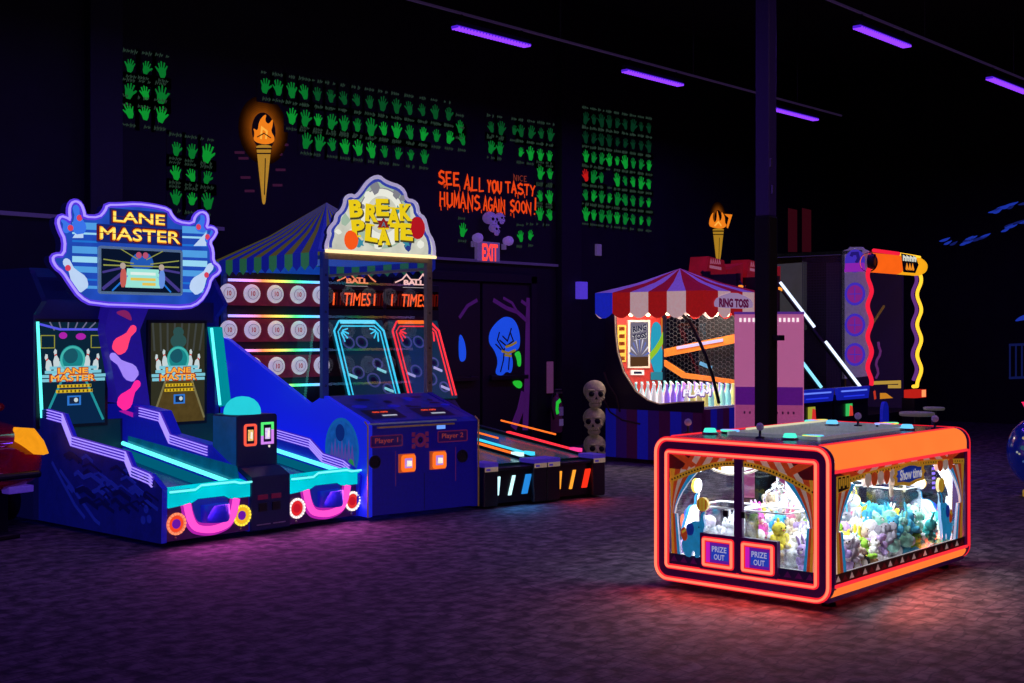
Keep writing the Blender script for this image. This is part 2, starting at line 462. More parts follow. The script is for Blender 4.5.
panel('tall six-row handprint block with one red hand, right of the pillar', hs, size=.185)
panel('single green handprint left of the exit sign', grid([(462.5, 230)], GH[0]), size=.185, back=False)
panel('pair of small green handprints right of the exit sign', grid([(520.5, 236), (530, 235)], GH[0]), size=.17, back=False)

# hand-painted farewell lettering, drawn with strokes
GLY = {'S': [[(.9, .9), (.5, 1), (.1, .8), (.2, .58), (.8, .45), (.95, .2), (.5, 0), (.05, .12)]],
 'E': [[(.9, 1), (.1, .95), (.1, 0), (.95, .05)], [(.1, .5), (.75, .52)]], 'A': [[(.02, 0), (.45, 1), (.95, -.03)], [(.2, .38), (.8, .38)]],
 'L': [[(.15, 1), (.12, 0), (.95, .06)]], 'Y': [[(.05, 1), (.5, .5), (.95, 1)], [(.5, .5), (.4, -.08)]],
 'O': [[(.5, 1), (.1, .75), (.08, .25), (.5, 0), (.92, .25), (.9, .75), (.5, 1)]], 'U': [[(.1, 1), (.12, .2), (.5, 0), (.9, .2), (.9, 1)]],
 'T': [[(.0, .95), (1, 1)], [(.5, .97), (.48, -.05)]], 'H': [[(.1, 1), (.12, -.05)], [(.9, 1), (.88, -.02)], [(.1, .5), (.9, .52)]],
 'M': [[(.05, 0), (.12, 1), (.5, .35), (.88, 1), (.97, -.04)]], 'N': [[(.08, -.04), (.1, 1), (.9, 0), (.92, 1)]],
 'G': [[(.9, .85), (.5, 1), (.1, .7), (.1, .25), (.5, 0), (.9, .2), (.9, .45), (.55, .45)]], 'I': [[(.5, 1), (.5, -.03)]], 'C': [[(.9, .9), (.5, 1), (.1, .7), (.1, .25), (.5, 0), (.9, .12)]],
 '!': [[(.65, 1.1), (.5, .28)], [(.47, .1), (.45, 0)]]}
def strokes(mb, F, s, x, z, cw, ch, w, d, m, gap=.22):
    for ch_ in s:
        if ch_ == ' ': x += cw*.55; continue
        k = .45 if ch_ in 'I!' else 1.0
        for g in GLY[ch_]:
            mb.band(F, [(x+px*cw*k+random.uniform(-.008, .008), z+py*ch) for px, py in g], w*random.uniform(.85, 1.25), d, d+.004, m)
        x += cw*(k+gap)
    return x
ORG_P = em('fluorescent orange paint', (.86, .06, .008), .95)
t = thing('painted_message', 'orange dripping hand-painted farewell message above the exit sign', 'wall lettering', (13.1, WY, 3.3))
m = MB(); F = FY(WY)
(xa, za), (xb, zb) = wY(WY, (438, 190), (535, 199))
U_ = (xb-xa)/298.0
def word(w_, px0, px1, zz, hh, wd=.026):
    n_ = sum(.45 if c == '!' else 1 for c in w_); g_ = .20; cw = (px1-px0)*U_/(n_+g_*(len(w_)-1)); strokes(m, F, w_, xa+px0*U_, zz, cw, hh, wd, .006, ORG_P, gap=g_)
word('SEE', 0, 61, za+.09, .17); word('ALL', 75, 135, za+.05, .19); word('YOU', 143, 188, za+.06, .165); word('TASTY', 200, 298, za+.08, .15, .024)
(xc, zc), = wY(WY, (440, 208.5))
word('HUMANS', 3, 121, zc+.035, .195); word('AGAIN', 132, 206, zc+.035, .185, .024); word('SOON', 216, 283, zc+.06, .165, .026); word('!', 288, 305, zc+.05, .23)
for i in range(22):
    x = xa+random.uniform(0, 1.9); z = random.choice((za+.08, zc+.03))
    m.band(F, [(x, z+.01), (x+.005, z-random.uniform(.02, .07))], .010, .006, .009, ORG_P)
m.build('lettering', t)
m = MB(); strokes(m, F, 'NICE', xa+1.53, za+.27, .07, .08, .010, .006, em('dim orange paint', (.22, .03, .02), .8)); m.build('small_word', t)

# torches painted on the wall
TY = pm('mustard yellow torch paint', (.5, .3, .03), .7, glow=.5, glowcol=(.75, .38, .02))
FL = em('orange flame paint', (.9, .22, .012), .95); FL2 = em('pale flame paint', (1, .45, .06), 1.0)
GLW = pm('red brown glow paint', (.12, .025, .01), .8, glow=.16, glowcol=(.45, .08, .015)); GLW2 = pm('orange glow paint', (.3, .07, .01), .8, glow=.33, glowcol=(.6, .12, .01))
BRK = pm('dim brick paint', (.07, .02, .04), .8, glow=.1, glowcol=(.28, .05, .14))
TIN = pm('dark outline paint', (.04, .02, .005), .8)
def torch(label, cx, cy, sx, sy, bricks=True, style=0):
    def q(*pts): return wY(WY, *[(cx+x*sx, cy+y*sy) for x, y in pts])
    b = q((0, 40))[0]
    t = thing('painted_torch', label, 'wall painting', (b[0], WY, b[1]), group='painted torches')
    F = FY(WY)
    m = MB(); m.flat(F, smooth(q((-8, -22), (8, -22), (7, -16), (4.5, 10), (2.5, 28), (1.5, 40), (-1.5, 40), (-2.5, 28), (-4.5, 10), (-7, -16))), .006, TY)
    m.band(F, q((-8, -18), (8, -18)), .02, .006, .009, TIN); m.band(F, q((-7, -13), (7, -13)), .015, .006, .009, TIN)
    m.band(F, q((1.5, -8), (.5, 30)), .012, .006, .009, TIN); m.build('handle', t)
    m = MB()
    if style == 0:
        m.flat(F, smooth(q((-11, -26), (-9, -34), (-11, -40), (-6, -36), (-5, -46), (-1, -52), (3, -54), (1, -47), (5, -43), (9, -50), (9, -42), (7, -36), (11, -30), (10, -24), (0, -22))), .006, FL)
        m.band(F, q((-3, -28), (-2, -40), (3, -36), (2, -28)), .025, .006, .009, FL2)
        m.band(F, q((-7, -30), (0, -34), (7, -29)), .012, .0095, .011, TIN)
    else:
        m.flat(F, smooth(q((-10, -24), (-13, -28), (-11, -40), (-6, -48), (-8, -38), (-5, -30), (-2, -36), (-2, -52), (1, -40), (2, -32), (5, -38), (4, -49), (9, -40), (9, -30), (12, -27), (7, -22), (0, -22))), .006, FL)
        m.flat(F, q((8, -44), (19, -43), (16, -32), (13, -22), (11, -24), (14, -38)), .006, FL)
        m.band(F, q((-5, -26), (0, -32), (4, -26)), .03, .006, .009, FL2)
    m.build('flame', t)
    m = MB(); R0 = .36 if style == 0 else .26
    for k in range(9):
        f = k/8; c = .002+.055*f**1.8
        m.disc(F, *q((0, -37))[0], R0*(1-.45*f), .0012+.0004*k, em('torch glow paint %d' % k, (c*4.2, c*.95, c*.06), .8, noise=.3, scale=9), 28, ry=R0*1.12*(1-.45*f))
    m.disc(F, *q((0, -36))[0], R0*.48, .0050, TIN, 24, ry=R0*.62); m.build('glow', t)
    if bricks:
        m = MB()
        for x, y in ((-20, -8), (-16, -30), (14, -12), (17, 4), (-18, 12), (14, 20), (-6, -58), (3, -62), (-24, -14), (-14, 26), (16, -44), (20, -22)):
            a = q((x-5, y), (x+5, y)); m.band(F, a, .03, .0008, .0015, BRK)
        m.build('brickwork', t)
torch('painted flaming torch with orange halo on the wall, upper left', 263.5, 166, 1.0, .96)
torch('painted flaming torch above the red-topped machines, right of centre', 718, 243, .74, .66, False, 1)

# clouds and cage on the right wall
CLD = em('blue cloud paint', (.012, .035, .42), .8); CLD2 = em('dim blue cloud paint', (.008, .014, .15), .7)
def wallart(label, name, cat, polys, strokes_=()):
    allp = [p for pl, _ in polys for p in wX(WXR, *pl)] + [p for pl, w, _ in strokes_ for p in wX(WXR, *pl)]
    cy = sum(p[0] for p in allp)/len(allp)
    t = MB()
    for pl, mm in polys: t.prism(FX(WXR), smooth(wX(WXR, *pl)), .001, .004, mm)
    for pl, w, mm in strokes_: t.band(FX(WXR), wX(WXR, *pl), w, .001, .006, mm)
    return tag(t.build(name, None, org=(WXR, -cy, min(p[1] for p in allp))), label, cat)
def wisps(seed, pts, n):
    random.seed(seed); out = []
    for k in range(n):
        i = random.randrange(len(pts)-1); t = random.random(); u = lerp(pts[i][0], pts[i+1][0], t); v = lerp(pts[i][1], pts[i+1][1], t); L = random.uniform(7, 15)
        v += random.uniform(-2, 2); out.append(([(u-L*.6, v+1.5), (u-L*.1, v-1.2), (u+L*.3, v-2.2), (u+L*.6, v-3.2), (u+L*.25, v+.4), (u-L*.15, v+1.8)], CLD if k % 3 else CLD2))
    return out
wallart('blue painted cloud wisp on the far right wall, the lower one', 'painted_cloud', 'wall painting', wisps(3, [(944, 241), (960, 243), (975, 239), (988, 234)], 11))
wallart('blue painted cloud bank on the far right wall, the upper one', 'painted_cloud', 'wall painting', wisps(5, [(990, 213), (1008, 207), (1030, 200)], 9)+wisps(8, [(1004, 229), (1018, 223), (1034, 219)], 7))
random.seed(21)
wallart('faint blue painted birdcage on the far right wall', 'painted_cage', 'wall painting', [([(1013, 322), (1022, 315), (1034, 313), (1034, 319), (1024, 320)], CLD)],
        [([(1009, 345), (1034, 344)], .045, em('faint blue paint', (.006, .01, .085), .7)), ([(1009, 378), (1034, 377)], .045, em('faint blue paint', (0, 0, 0)))] + [([(x, 345), (x, 378)], .03, em('faint blue paint', (.006, .01, .085), .7)) for x in (1010, 1016, 1022, 1028)])
# faint red banners painted on the back wall
for k, (x0, x1) in enumerate(((788, 797), (802, 811))):
    p = wY(WY, (x0, 208), (x1, 210), (x1, 252), (x0, 252))
    tag(MB().prism(FY(WY), p, 0, .004, pm('dark red banner paint', (.05, .006, .012), .8, glow=.08, glowcol=(.3, .02, .05))).build('painted_banner', None, org=(p[0][0], WY, p[3][1])),
        'faint dark red painted banner on the back wall, the %s one' % ('left', 'right')[k], 'wall painting')

# ------------------------------------------------------------------ black-light bars on their conduits
LEDM = em('violet led', (.24, .04, 1.0), 1.5); LEDH = em('violet led strip', (.07, .012, .62), 1.0)
UVH = pm('violet housing', (.05, .02, .12), .5)
bars = [(9.81, 11.02, 9.57, 'leftmost violet black-light bar on the rear conduit'), (12.85, 14.11, 9.57, 'second violet black-light bar from the left on the rear conduit'),
        (16.45, 17.78, 9.57, 'violet black-light bar beside the steel column, at the end of the rear conduit'), (12.67, 13.93, 6.34, 'violet black-light bar on the front conduit right of the steel column'),
        (16.35, 17.69, 6.34, 'rightmost violet black-light bar at the right edge, front conduit')]
for x0, x1, y, lab in bars:
    t = thing('black_light_bar', lab, 'light', ((x0+x1)/2, y, 5.0), group='violet black-light bars')
    MB().box(x0, x1, y-.03, y+.03, 5.0, 5.05, UVH).box(x0+.1, x0+.13, y-.008, y+.008, 5.05, 5.15, STEEL).box(x1-.13, x1-.1, y-.008, y+.008, 5.05, 5.15, STEEL).build('housing', t)
    m = MB(); m.box(x0, x1, y-.045, y+.045, 4.975, 4.999, LEDH)
    n = 24
    for i in range(n):
        q = lerp(x0+.03, x1-.03, i/(n-1)); m.box(q-.012, q+.012, y-.052, y+.052, 4.965, 4.985, LEDM)
    m.build('led_strip', t)
CONM = pm('grey violet conduit', (.12, .08, .18), .5, glow=.04, glowcol=(.3, .15, .6))
for y, lab in ((9.57, 'thin grey conduit hung across the ceiling, rear run'), (6.34, 'thin grey conduit hung across the ceiling, front run at upper right')):
    t = thing('conduit', lab, 'ceiling conduit', (12, y, 5.14), group='ceiling conduits')
    MB().tube([(4, y, 5.15), (18.6, y, 5.15)], .016, CONM, n=6).build('pipe', t)
    for x in (8.9, 11.6, 14.4, 17.2):
        MB().tube([(x, y, 5.15), (x, y, 6.8)], .008, STEEL, n=5).build('hanger', t)

# ------------------------------------------------------------------ steel column in the room
t = thing('steel_column', 'dark blue steel column with black padding, standing behind the claw machine', 'column', (10.55, 6.2, 0))
MB().box(10.478, 10.622, 6.128, 6.272, 2.8, 6.8, pm('dark violet column paint', (.03, .018, .10), .5, glow=.02, glowcol=(.12, .04, .5))).build('shaft', t, .01)
MB().box(10.468, 10.632, 6.118, 6.282, 0.0, 2.8, pm('black column pad', (.004, .004, .006), .8)).build('padding', t, .02)
MB().box(10.52, 10.6, 6.03, 6.12, 1.63, 1.68, BLACK).build('outlet_box', t, .005)
MB().box(10.5, 10.52, 6.1, 6.12, 3.0, 3.08, METAL).box(10.49, 10.51, 6.11, 6.13, 3.25, 3.33, METAL).build('clip', t)

# ------------------------------------------------------------------ exit sign, skulls and small wall things
t = thing('exit_sign', 'grey exit sign with red EXIT letters and twin emergency lamps over the doors', 'exit sign', (13.2, WY, 2.75))
SIGNG = pm('grey violet sign plastic', (.3, .22, .42), .5, glow=.12, glowcol=(.4, .25, .7))
p = wY(WY-.06, (479, 241), (500, 262)); x0, z1 = p[0]; x1, z0 = p[1]
MB().box(x0-.03, x1, WY-.06, WY, z0, z1, SIGNG).build('housing', t, .008)
m = MB(); m.text(FY(WY-.062), 'EXIT', (x0+x1)/2+.005, z1-.15, .32, .24, .004, em('red exit letters', (1, .05, .04), 1.4), bold=.03); m.build('lettering', t)
for (u, v) in ((476, 238), (506.5, 241)):
    (x, z), = wY(WY-.08, (u, v)); m = MB(); m.lathe((x, WY-.1, z), [(.02, -.06), (.05, -.05), (.07, .02), (.06, .06), (.03, .09)], pm('pale violet lamp plastic', (.5, .4, .7), .4, glow=.22, glowcol=(.4, .22, .95)), 16, 'y')
    m.box(x-.02, x+.02, WY-.06, WY, z-.12, z-.04, SIGNG).build('lamp_head', t)
BONE = pm('bone paint', (.34, .25, .16), .8, glow=.02, glowcol=(.9, .7, .5), noise=.45, bump=.6, scale=14)  # faint warm emission stands in for stall light falling on the skulls
BONEV = pm('violet-lit bone', (.5, .4, .7), .6, glow=.16, glowcol=(.35, .2, .9))
HOLE = pm('dark socket', (.006, .004, .006), .9)
def skull(mb, c, s, m, F):
    # F maps local (x, z, forward) to the world
    R_ = F
    def P(x, y, z): return Vector(c)+R_ @ Vector((x*s, y*s, z*s))
    def bl(x, y, z, r, mm, nu=14): mb.ball(P(x, y, z), tuple(q*s for q in r), mm, nu, 9, rot=R_)
    bl(0, .0, .16, (.50, .56, .46), m); bl(0, -.32, -.06, (.40, .28, .36), m); bl(0, -.34, -.42, (.28, .22, .2), m); bl(0, -.4, -.2, (.36, .2, .12), m)
    for q in (-1, 1):
        bl(.19*q, -.535, .03, (.135, .09, .12), HOLE); bl(.30*q, -.34, -.14, (.12, .16, .08), m)
        bl(.2*q, -.5, .19, (.17, .1, .05), m)
    mb.add([P(-.07, -.63, -.2), P(.07, -.63, -.2), P(0, -.63, -.06)], [(0, 1, 2)], HOLE)
    for k in range(6): bl(-.19+k*.076, -.56, -.3, (.036, .04, .07), m, 8)
    bl(0, -.5, -.37, (.24, .07, .012), HOLE)
IDM = Matrix.Identity(3)
for k, (u, v, s, lab) in enumerate(((488.5, 218, .2, 'violet-lit skull over the exit sign, the large left one of the cluster'), (498.5, 216.5, .14, 'violet-lit skull over the exit sign, the small right one of the cluster'), (493, 227.5, .15, 'violet-lit skull over the exit sign, the lowest one of the cluster'))):
    (x, z), = wY(WY-.1, (u, v)); mb = MB(); skull(mb, (x, WY-.12, z-.03), s*.95, BONEV, IDM); tag(mb.build('wall_skull', None, org=(x, WY, z)), lab, 'skull', 'skulls above the exit sign')
# skull totem of three
sx, sy = 13.18, 10.3
FACE = Matrix.Rotation(math.radians(-48), 3, 'Z')
for k, z in enumerate((.19, .545, .90)):
    mb = MB(); skull(mb, (sx, sy, z), .30, BONE, Matrix.Rotation(math.radians(-48+(8, -10, 4)[k]), 3, 'Z') @ Matrix.Rotation((.06, -.05, .02)[k], 3, 'Y'))
    tag(mb.build('totem_skull', None, org=(sx, sy, z-.18)), ('bone-coloured skull, lowest of the stack of three', 'bone-coloured skull, middle of the stack of three', 'bone-coloured skull, topmost of the stack of three')[k], 'skull', 'stacked skulls beside the ring game')
# wall box lamp, thermostat, sign, extinguisher
(x, z), = wY(WY-.13, (579.5, 290.5)); tag(MB().box(x-.09, x+.09, WY-.22, WY-.12, z-.13, z+.13, pm('blue violet box', (.12, .08, .5), .5, glow=.5, glowcol=(.12, .06, .9))).build('speaker_box', None, .008, org=(x, WY-.12, z-.13)), 'small blue-violet box on the black pillar', 'speaker')
(x, z), = wY(WY-.01, (597.5, 250)); tag(MB().box(x-.06, x+.06, WY-.05, WY, z-.09, z+.09, SIGNG).build('thermostat', None, .01, org=(x, WY, z-.09)), 'small pale grey wall control right of the pillar', 'thermostat')
(x, z), = wY(WY-.02, (550.5, 373)); t = tag(MB().box(x-.07, x+.07, WY-.02, WY, z-.3, z+.17, pm('pinkish sign board', (.3, .14, .26), .6, glow=.12, glowcol=(.5, .15, .4))).build('wall_sign', None, .004, org=(x, WY, z-.3)), 'narrow pink sign on the wall right of the doors', 'sign')
(x, z), = wY(WY-.15, (556, 412)); y = WY-.16
t = thing('fire_extinguisher', 'dark fire extinguisher with green tag hanging right of the doors', 'fire extinguisher', (x, y, z-.3))
MB().lathe((x, y, z-.3), [(.07, 0), (.085, .02), (.085, .42), (.06, .5), (.03, .53), (.03, .57)], pm('dark red cylinder', (.12, .02, .05), .35, glow=.03, glowcol=(.3, .05, .3)), 16).build('cylinder', t)
MB().box(x-.03, x+.12, y-.02, y+.02, z+.27, z+.3, METAL).box(x-.02, x+.1, y-.02, y+.02, z+.32, z+.34, METAL).build('valve_handle', t, .004)
MB().box(x-.03, x+.03, y+.06, WY, z+.0, z+.06, STEEL).build('wall_bracket', t)
m = MB(); m.tube([(x-.02, y, z+.26), (x-.12, y-.02, z+.26), (x-.15, y-.02, z+.1), (x-.11, y-.04, z-.1)], .014, BLACK, n=6); m.build('hose', t)
m = MB(); m.band(FY(y-.09), [(x-.02, z+.18), (x-.09, z+.14), (x-.1, z+.04), (x-.08, z-.02)], .06, 0, .004, GREENF); m.build('inspection_tag', t)
m = MB(); m.box(x-.04, x+.05, y-.09, y-.085, z-.2, z-.1, SIGNG).box(x-.05, x+.05, y-.09, y-.085, z-.05, z+.08, pm('violet paper', (.3, .2, .5), .6, glow=.08)).build('paper_label', t)
# ================================================================== double bowling machine
BLU = pm('ultraviolet blue paint', (.01, .02, .5), .45, glow=.22, glowcol=(.01, .015, .8))
BLUB = pm('bright ultraviolet blue paint', (.01, .03, .7), .4, glow=.55, glowcol=(.008, .02, .85))
BLUD = pm('deep blue printed side', (.008, .012, .16), .5, glow=.12, glowcol=(.008, .015, .5), noise=.8, scale=7)
NAVY = pm('navy cabinet', (.008, .01, .06), .4, glow=.05, glowcol=(.02, .02, .4))
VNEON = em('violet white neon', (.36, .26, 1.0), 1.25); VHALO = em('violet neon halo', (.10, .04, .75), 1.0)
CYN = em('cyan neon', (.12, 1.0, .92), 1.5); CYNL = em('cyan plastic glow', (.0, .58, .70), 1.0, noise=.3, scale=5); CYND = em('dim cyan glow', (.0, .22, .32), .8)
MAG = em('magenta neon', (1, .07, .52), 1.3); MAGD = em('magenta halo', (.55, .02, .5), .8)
LX0, LXa, LXb, LX1, LY = 5.66, 6.50, 6.92, 7.715, 8.74
LB = 10.65
lane = thing('bowling_machine', 'two-lane neon bowling arcade machine under a glowing blue LANE MASTER sign', 'arcade machine', (6.7, 9.8, 0))
# rear cabinet: outer posts, hood, back
m = MB(); m.box(5.6, 7.56, 11.35, 11.5, .05, 2.26, NAVY)
m.prism(FX(5.6), [(-LB, .05), (-11.45, .05), (-11.45, 2.26), (-10.72, 2.26), (-10.5, 1.98), (-LB, 1.86)], -.05, 0, NAVY)
m.prism(FX(7.56), [(-LB, .05), (-11.45, .05), (-11.45, 2.26), (-10.72, 2.26), (-10.5, 1.98), (-LB, 1.86)], 0, .05, BLUD)
m.box(5.6, 7.56, 10.72, 11.45, 2.2, 2.28, NAVY); m.box(5.65, 7.52, LB+.02, LB+.06, 1.8, 2.0, NAVY); m.box(5.65, 7.6, LB+.03, 10.72, .05, .9, NAVY)
m.build('rear_cabinet', lane)
def neon_edge(name, p, nm=CYN, hal=CYND, r=.014, par=lane):
    mb = MB(); mb.tube(p, r, nm, n=8); return mb.build(name, par)
neon_edge('left_edge_neon', [(5.635, LB-.01, 1.8), (5.665, LB-.03, .95)])
# right cyan reveal with two tubes
m = MB(); m.flat(FY(LB-.005), wY(LB, (207, 327), (222, 327), (231, 404), (219, 407)), .0, em('teal reveal', (.0, .34, .42), .75)); m.build('edge_reveal', lane)
neon_edge('right_edge_neon', [(*[(x, LB-.03, z) for x, z in wY(LB-.03, (211.5, 328))][0],), (*[(x, LB-.03, z) for x, z in wY(LB-.03, (220, 405))][0],)])
def screen(px, lefty):
    q = wY(LB, *px); x0 = (q[0][0]+q[3][0])/2; x1 = (q[1][0]+q[2][0])/2; z1 = q[0][1]; z0 = q[2][1]
    F = FY(LB); W, Hh = x1-x0, z1-z0
    def P(*pp): return [(x0+a*W, z0+b*Hh) for a, b in pp]
    s = MB(); s.box(x0-.03, x1+.03, LB-.005, LB+.03, z0-.03, z1+.03, BLACK)
    s = s.build('screen_frame', lane)
    mb = MB(); bg = em('screen teal black', (.004, .02, .045), .8) if lefty else em('screen olive', (.035, .035, .02), .8)
    mb.flat(F, P((0, 0), (1, 0), (1, 1), (0, 1)), .008, bg)
    if lefty:
        mb.flat(F, P((0, 0), (1, 0), (.72, .42), (.3, .42)), .010, em('screen lane dark', (.003, .02, .07), .9))
        for a, b in (((.05, .03), (.32, .42)), ((.97, .03), (.7, .42))): mb.band(F, P(a, b), .022, .010, .012, em('screen teal line', (.02, .35, .4), .8))
        for a in ((.02, .75, .2), (.78, .75, .2)):
            mb.band(F, P((a[0], a[1]), (a[0]+a[2], a[1]), (a[0]+a[2], a[1]+.12), (a[0], a[1]+.12)), .008, .01, .012, em('screen yellow line', (.4, .4, .05), .7), True)
        mb.band(F, P((0, .98), (.3, .93), (1, .93)), .02, .01, .012, em('screen blue line', (.1, .1, .9), .9))
        for k in range(6): mb.band(F, P((.22+k*.1, .92), (.15+k*.14, 1)), .012, .01, .012, em('screen dim lilac', (.2, .2, .35), .7))
        mb.disc(F, *P((.35, .87))[0], .04, .01, em('screen magenta', (.5, .02, .5), .8), ry=.03)
        mb.disc(F, *P((.62, .86))[0], .05, .01, em('screen magenta', (.5, .02, .5), .8), ry=.03)
    else:
        mb.flat(F, P((.02, 0), (1, 0), (.74, .43), (.27, .43)), .010, em('screen lane tan', (.085, .055, .015), .9, noise=.4))
        for a, b in (((.03, .05), (.26, .42)), ((.99, .03), (.75, .42))): mb.band(F, P(a, b), .02, .011, .013, em('screen tan line', (.25, .22, .1), .7))
        for k in range(8): mb.band(F, P((.06+k*.12, .72), (.03+k*.135, 1)), .02, .01, .012, em('screen grey stripe', (.08, .09, .085), .6))
        mb.disc(F, *P((.5, .91))[0], .06, .013, em('screen grey figure', (.03, .1, .1), .8), ry=.05)
        mb.disc(F, *P((.5, .82))[0], .09, .013, em('screen grey figure', (.03, .1, .1), .8), ry=.07)
    # pins, ball, logo
    pinm = em('screen pin white', (.62, .72, .75), .9); redm = em('screen red', (.7, .05, .03), .9)
    for k, (a, b, r_) in enumerate(((.12, .60, .5), (.24, .64, .2), (.72, .64, -.2), (.86, .6, -.5))):
        (cx, cz), = P((a, b)); h = .12
        pts = [(-.02, -.5), (-.3, -.3), (-.3, -.05), (-.1, .18), (-.17, .38), (0, .5), (.17, .38), (.1, .18), (.3, -.05), (.3, -.3), (.02, -.5)]
        c, q_ = math.cos(r_), math.sin(r_)
        mb.flat(F, [(cx+(x*c-y*q_)*h*.8, cz+(x*q_+y*c)*h*1.6) for x, y in pts], .014, pinm)
        mb.band(F, [(cx+(x*c-y*q_)*h*.8, cz+(x*q_+y*c)*h*1.6) for x, y in ((-.1, .2), (.1, .2))], .012, .0145, .016, redm)
    (cx, cz), = P((.49, .64))
    mb.flat(F, P((.18, .49), (.8, .49), (.72, .62), (.26, .62)), .013, em('screen white cyan', (.35, .75, .8), .9))
    mb.disc(F, cx, cz, .125, .016, em('screen ball teal', (.01, .24, .26), .9)); mb.disc(F, cx-.02, cz+.03, .07, .018, em('screen ball dark', (.01, .1, .14), .9)); mb.ring(F, cx, cz-.005, .112, .02, .016, .019, em('screen ball rim', (.06, .5, .45), .9))
    for k, (b0, ww) in enumerate(((.54, .72), (.50, .86), (.46, 1.0), (.42, .98))):
        mb.flat(F, P((.5-ww/2, b0), (.5+ww/2, b0), (.5+ww/2, b0+.03), (.5-ww/2, b0+.03)), .019, em('screen cyan plate', (.22, .62, .75), .9))
    ORT = em('screen orange letters', (1, .42, .05), 1.0); ORB = em('screen red brown letters', (.4, .03, .02), .9)
    for tx, b, w in (('LANE', .525, .46), ('MASTER', .455, .66)):
        (cx, cz), = P((.49, b)); mb.text(F, tx, cx, cz, W*w*1.05, Hh*.07, .021, ORB, bold=.09); mb.text(F, tx, cx, cz, W*w, Hh*.055, .023, ORT, bold=.03)
    YL = em('screen yellow', (.75, .5, .02), .9)
    for b, a0, a1 in ((.36, .26, .78), (.31, .24, .8)):
        mb.flat(F, P((a0, b), (a1, b), (a1, b+.03), (a0, b+.03)), .013, YL)
        for k in range(9):
            a = lerp(a0+.03, a1-.03, k/8); mb.flat(F, P((a, b+.004), (a+.025, b+.004), (a+.025, b+.026), (a, b+.026)), .0135, em('screen dark gold', (.16, .08, .005), .8))
    mb.flat(F, P((.41, .185), (.62, .185), (.62, .28), (.41, .28)), .013, em('screen blue tile', (.03, .2, .7), .9)); mb.flat(F, P((.44, .2), (.59, .2), (.59, .265), (.44, .265)), .015, em('screen navy tile', (.01, .02, .06), .9))
    mb.disc(F, *P((.54, .237))[0], .02, .017, pinm)
    mb.build('screen_picture', s)
screen(((37, 322), (101, 322), (108, 422), (41, 420)), True)
screen(((149, 323), (200, 323), (208, 420), (152, 420)), False)
# centre divider with glowing pins
DV = LB-.14
m = MB(); m.prism(FY(DV), wY(DV, (111, 300), (152, 300), (140, 330), (150, 406), (118, 402), (105, 330)), -.3, 0, pm('divider violet blue', (.02, .015, .25), .4, glow=.3, glowcol=(.03, .01, .55)))
dv = m.build('centre_divider', lane, .006)
m = MB()
def pin2d(F, a, b, w, d, mm):
    ax = Vector(b)-Vector(a); L = ax.length; ax.normalize(); pr = Vector((-ax.y, ax.x))
    prof = [(0, .5), (.06, .8), (.2, 1.05), (.33, 1.0), (.5, .66), (.66, .4), (.78, .46), (.9, .5), (.97, .34), (1, .12)]
    mm_ = [Vector(a)+ax*t*L+pr*r*w for t, r in prof]+[Vector(a)+ax*t*L-pr*r*w for t, r in prof[::-1]]
    m.flat(F, [(p.x, p.y) for p in mm_], d, mm)
FD = FY(DV)
HOTP = em('hot pink pin light', (1, .02, .30), 1.1); LIL = em('lilac pin light', (.36, .24, .95), 1.0); ROSE = em('rose red pin light', (1, .05, .16), 1.1)
for (a, b, mm) in (((115, 352), (135, 326), ROSE), ((136, 378), (110, 354), LIL), ((120, 408), (139, 381), HOTP)):
    a, b = wY(DV, a, b); pin2d(FD, a, b, .075, .006, mm)
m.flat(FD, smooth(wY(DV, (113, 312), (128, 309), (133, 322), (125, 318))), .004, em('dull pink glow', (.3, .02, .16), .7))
m.build('pin_art', dv)
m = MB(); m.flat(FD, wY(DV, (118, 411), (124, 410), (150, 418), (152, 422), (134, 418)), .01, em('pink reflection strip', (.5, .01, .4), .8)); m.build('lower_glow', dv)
# marquee
MY = 10.35
FM = FY(MY)
edge = [(60, 255), (54, 262), (51, 258), (53, 255), (64, 255), (65, 241), (61, 230), (57, 222), (58, 217), (63, 215), (68, 219), (69.5, 214), (67, 207), (70, 201), (77, 201), (82, 208), (83, 217), (90, 217), (98, 217), (104, 211), (105, 204.5), (111, 203.5), (120, 204.5), (136, 203.5), (152, 205.5), (168, 209.5), (171, 216), (176, 222), (185, 224), (193, 224), (196, 215), (202, 211), (207, 216), (206, 227), (210, 227), (215, 229), (215, 236), (209, 241), (212, 249), (212, 260), (218, 266), (218, 272), (210, 279), (206, 292), (197, 303), (188, 308), (150, 306), (92, 304), (80, 298), (70, 286), (64, 273)]
edge = [(60, 255)]+[(64, 266)]+[]+[]
raw = [(51, 259), (54, 255), (63, 255), (64, 240), (59, 230), (56.5, 221), (60, 216), (66, 218), (69, 220), (68, 210), (70, 203), (75, 201), (80, 204), (83, 212), (83.5, 217), (98, 217.5), (104, 211), (106, 205), (118, 205), (136, 204), (153, 206), (168, 209.5), (171, 216), (177, 222), (192, 224), (194, 216), (200, 211.5), (206, 214), (207, 221), (205, 228), (211, 227), (216, 231), (213, 237), (208.5, 242), (212, 250), (212, 262), (218, 266), (219, 272), (210, 278), (207, 290), (199, 302), (187, 307.5), (150, 306), (92, 304), (79, 297), (69, 283), (62, 272), (55, 267)]
mq = smooth(wY(MY, *raw), True, 1)
m = MB(); m.prism(FM, mq, -.14, 0, em('marquee blue print', (.02, .09, .62), .75, noise=.35, scale=6), NAVY); board = m.build('marquee_board', lane)
m = MB(); m.box(6.2, 6.35, MY+.1, 11.4, 2.1, 2.3, NAVY).box(6.7, 6.85, MY+.1, 11.4, 2.1, 2.3, NAVY).build('marquee_bracket', board)
m = MB(); m.band(FM, mq, .05, .0, .012, VHALO, True); m.build('marquee_neon_halo', board)
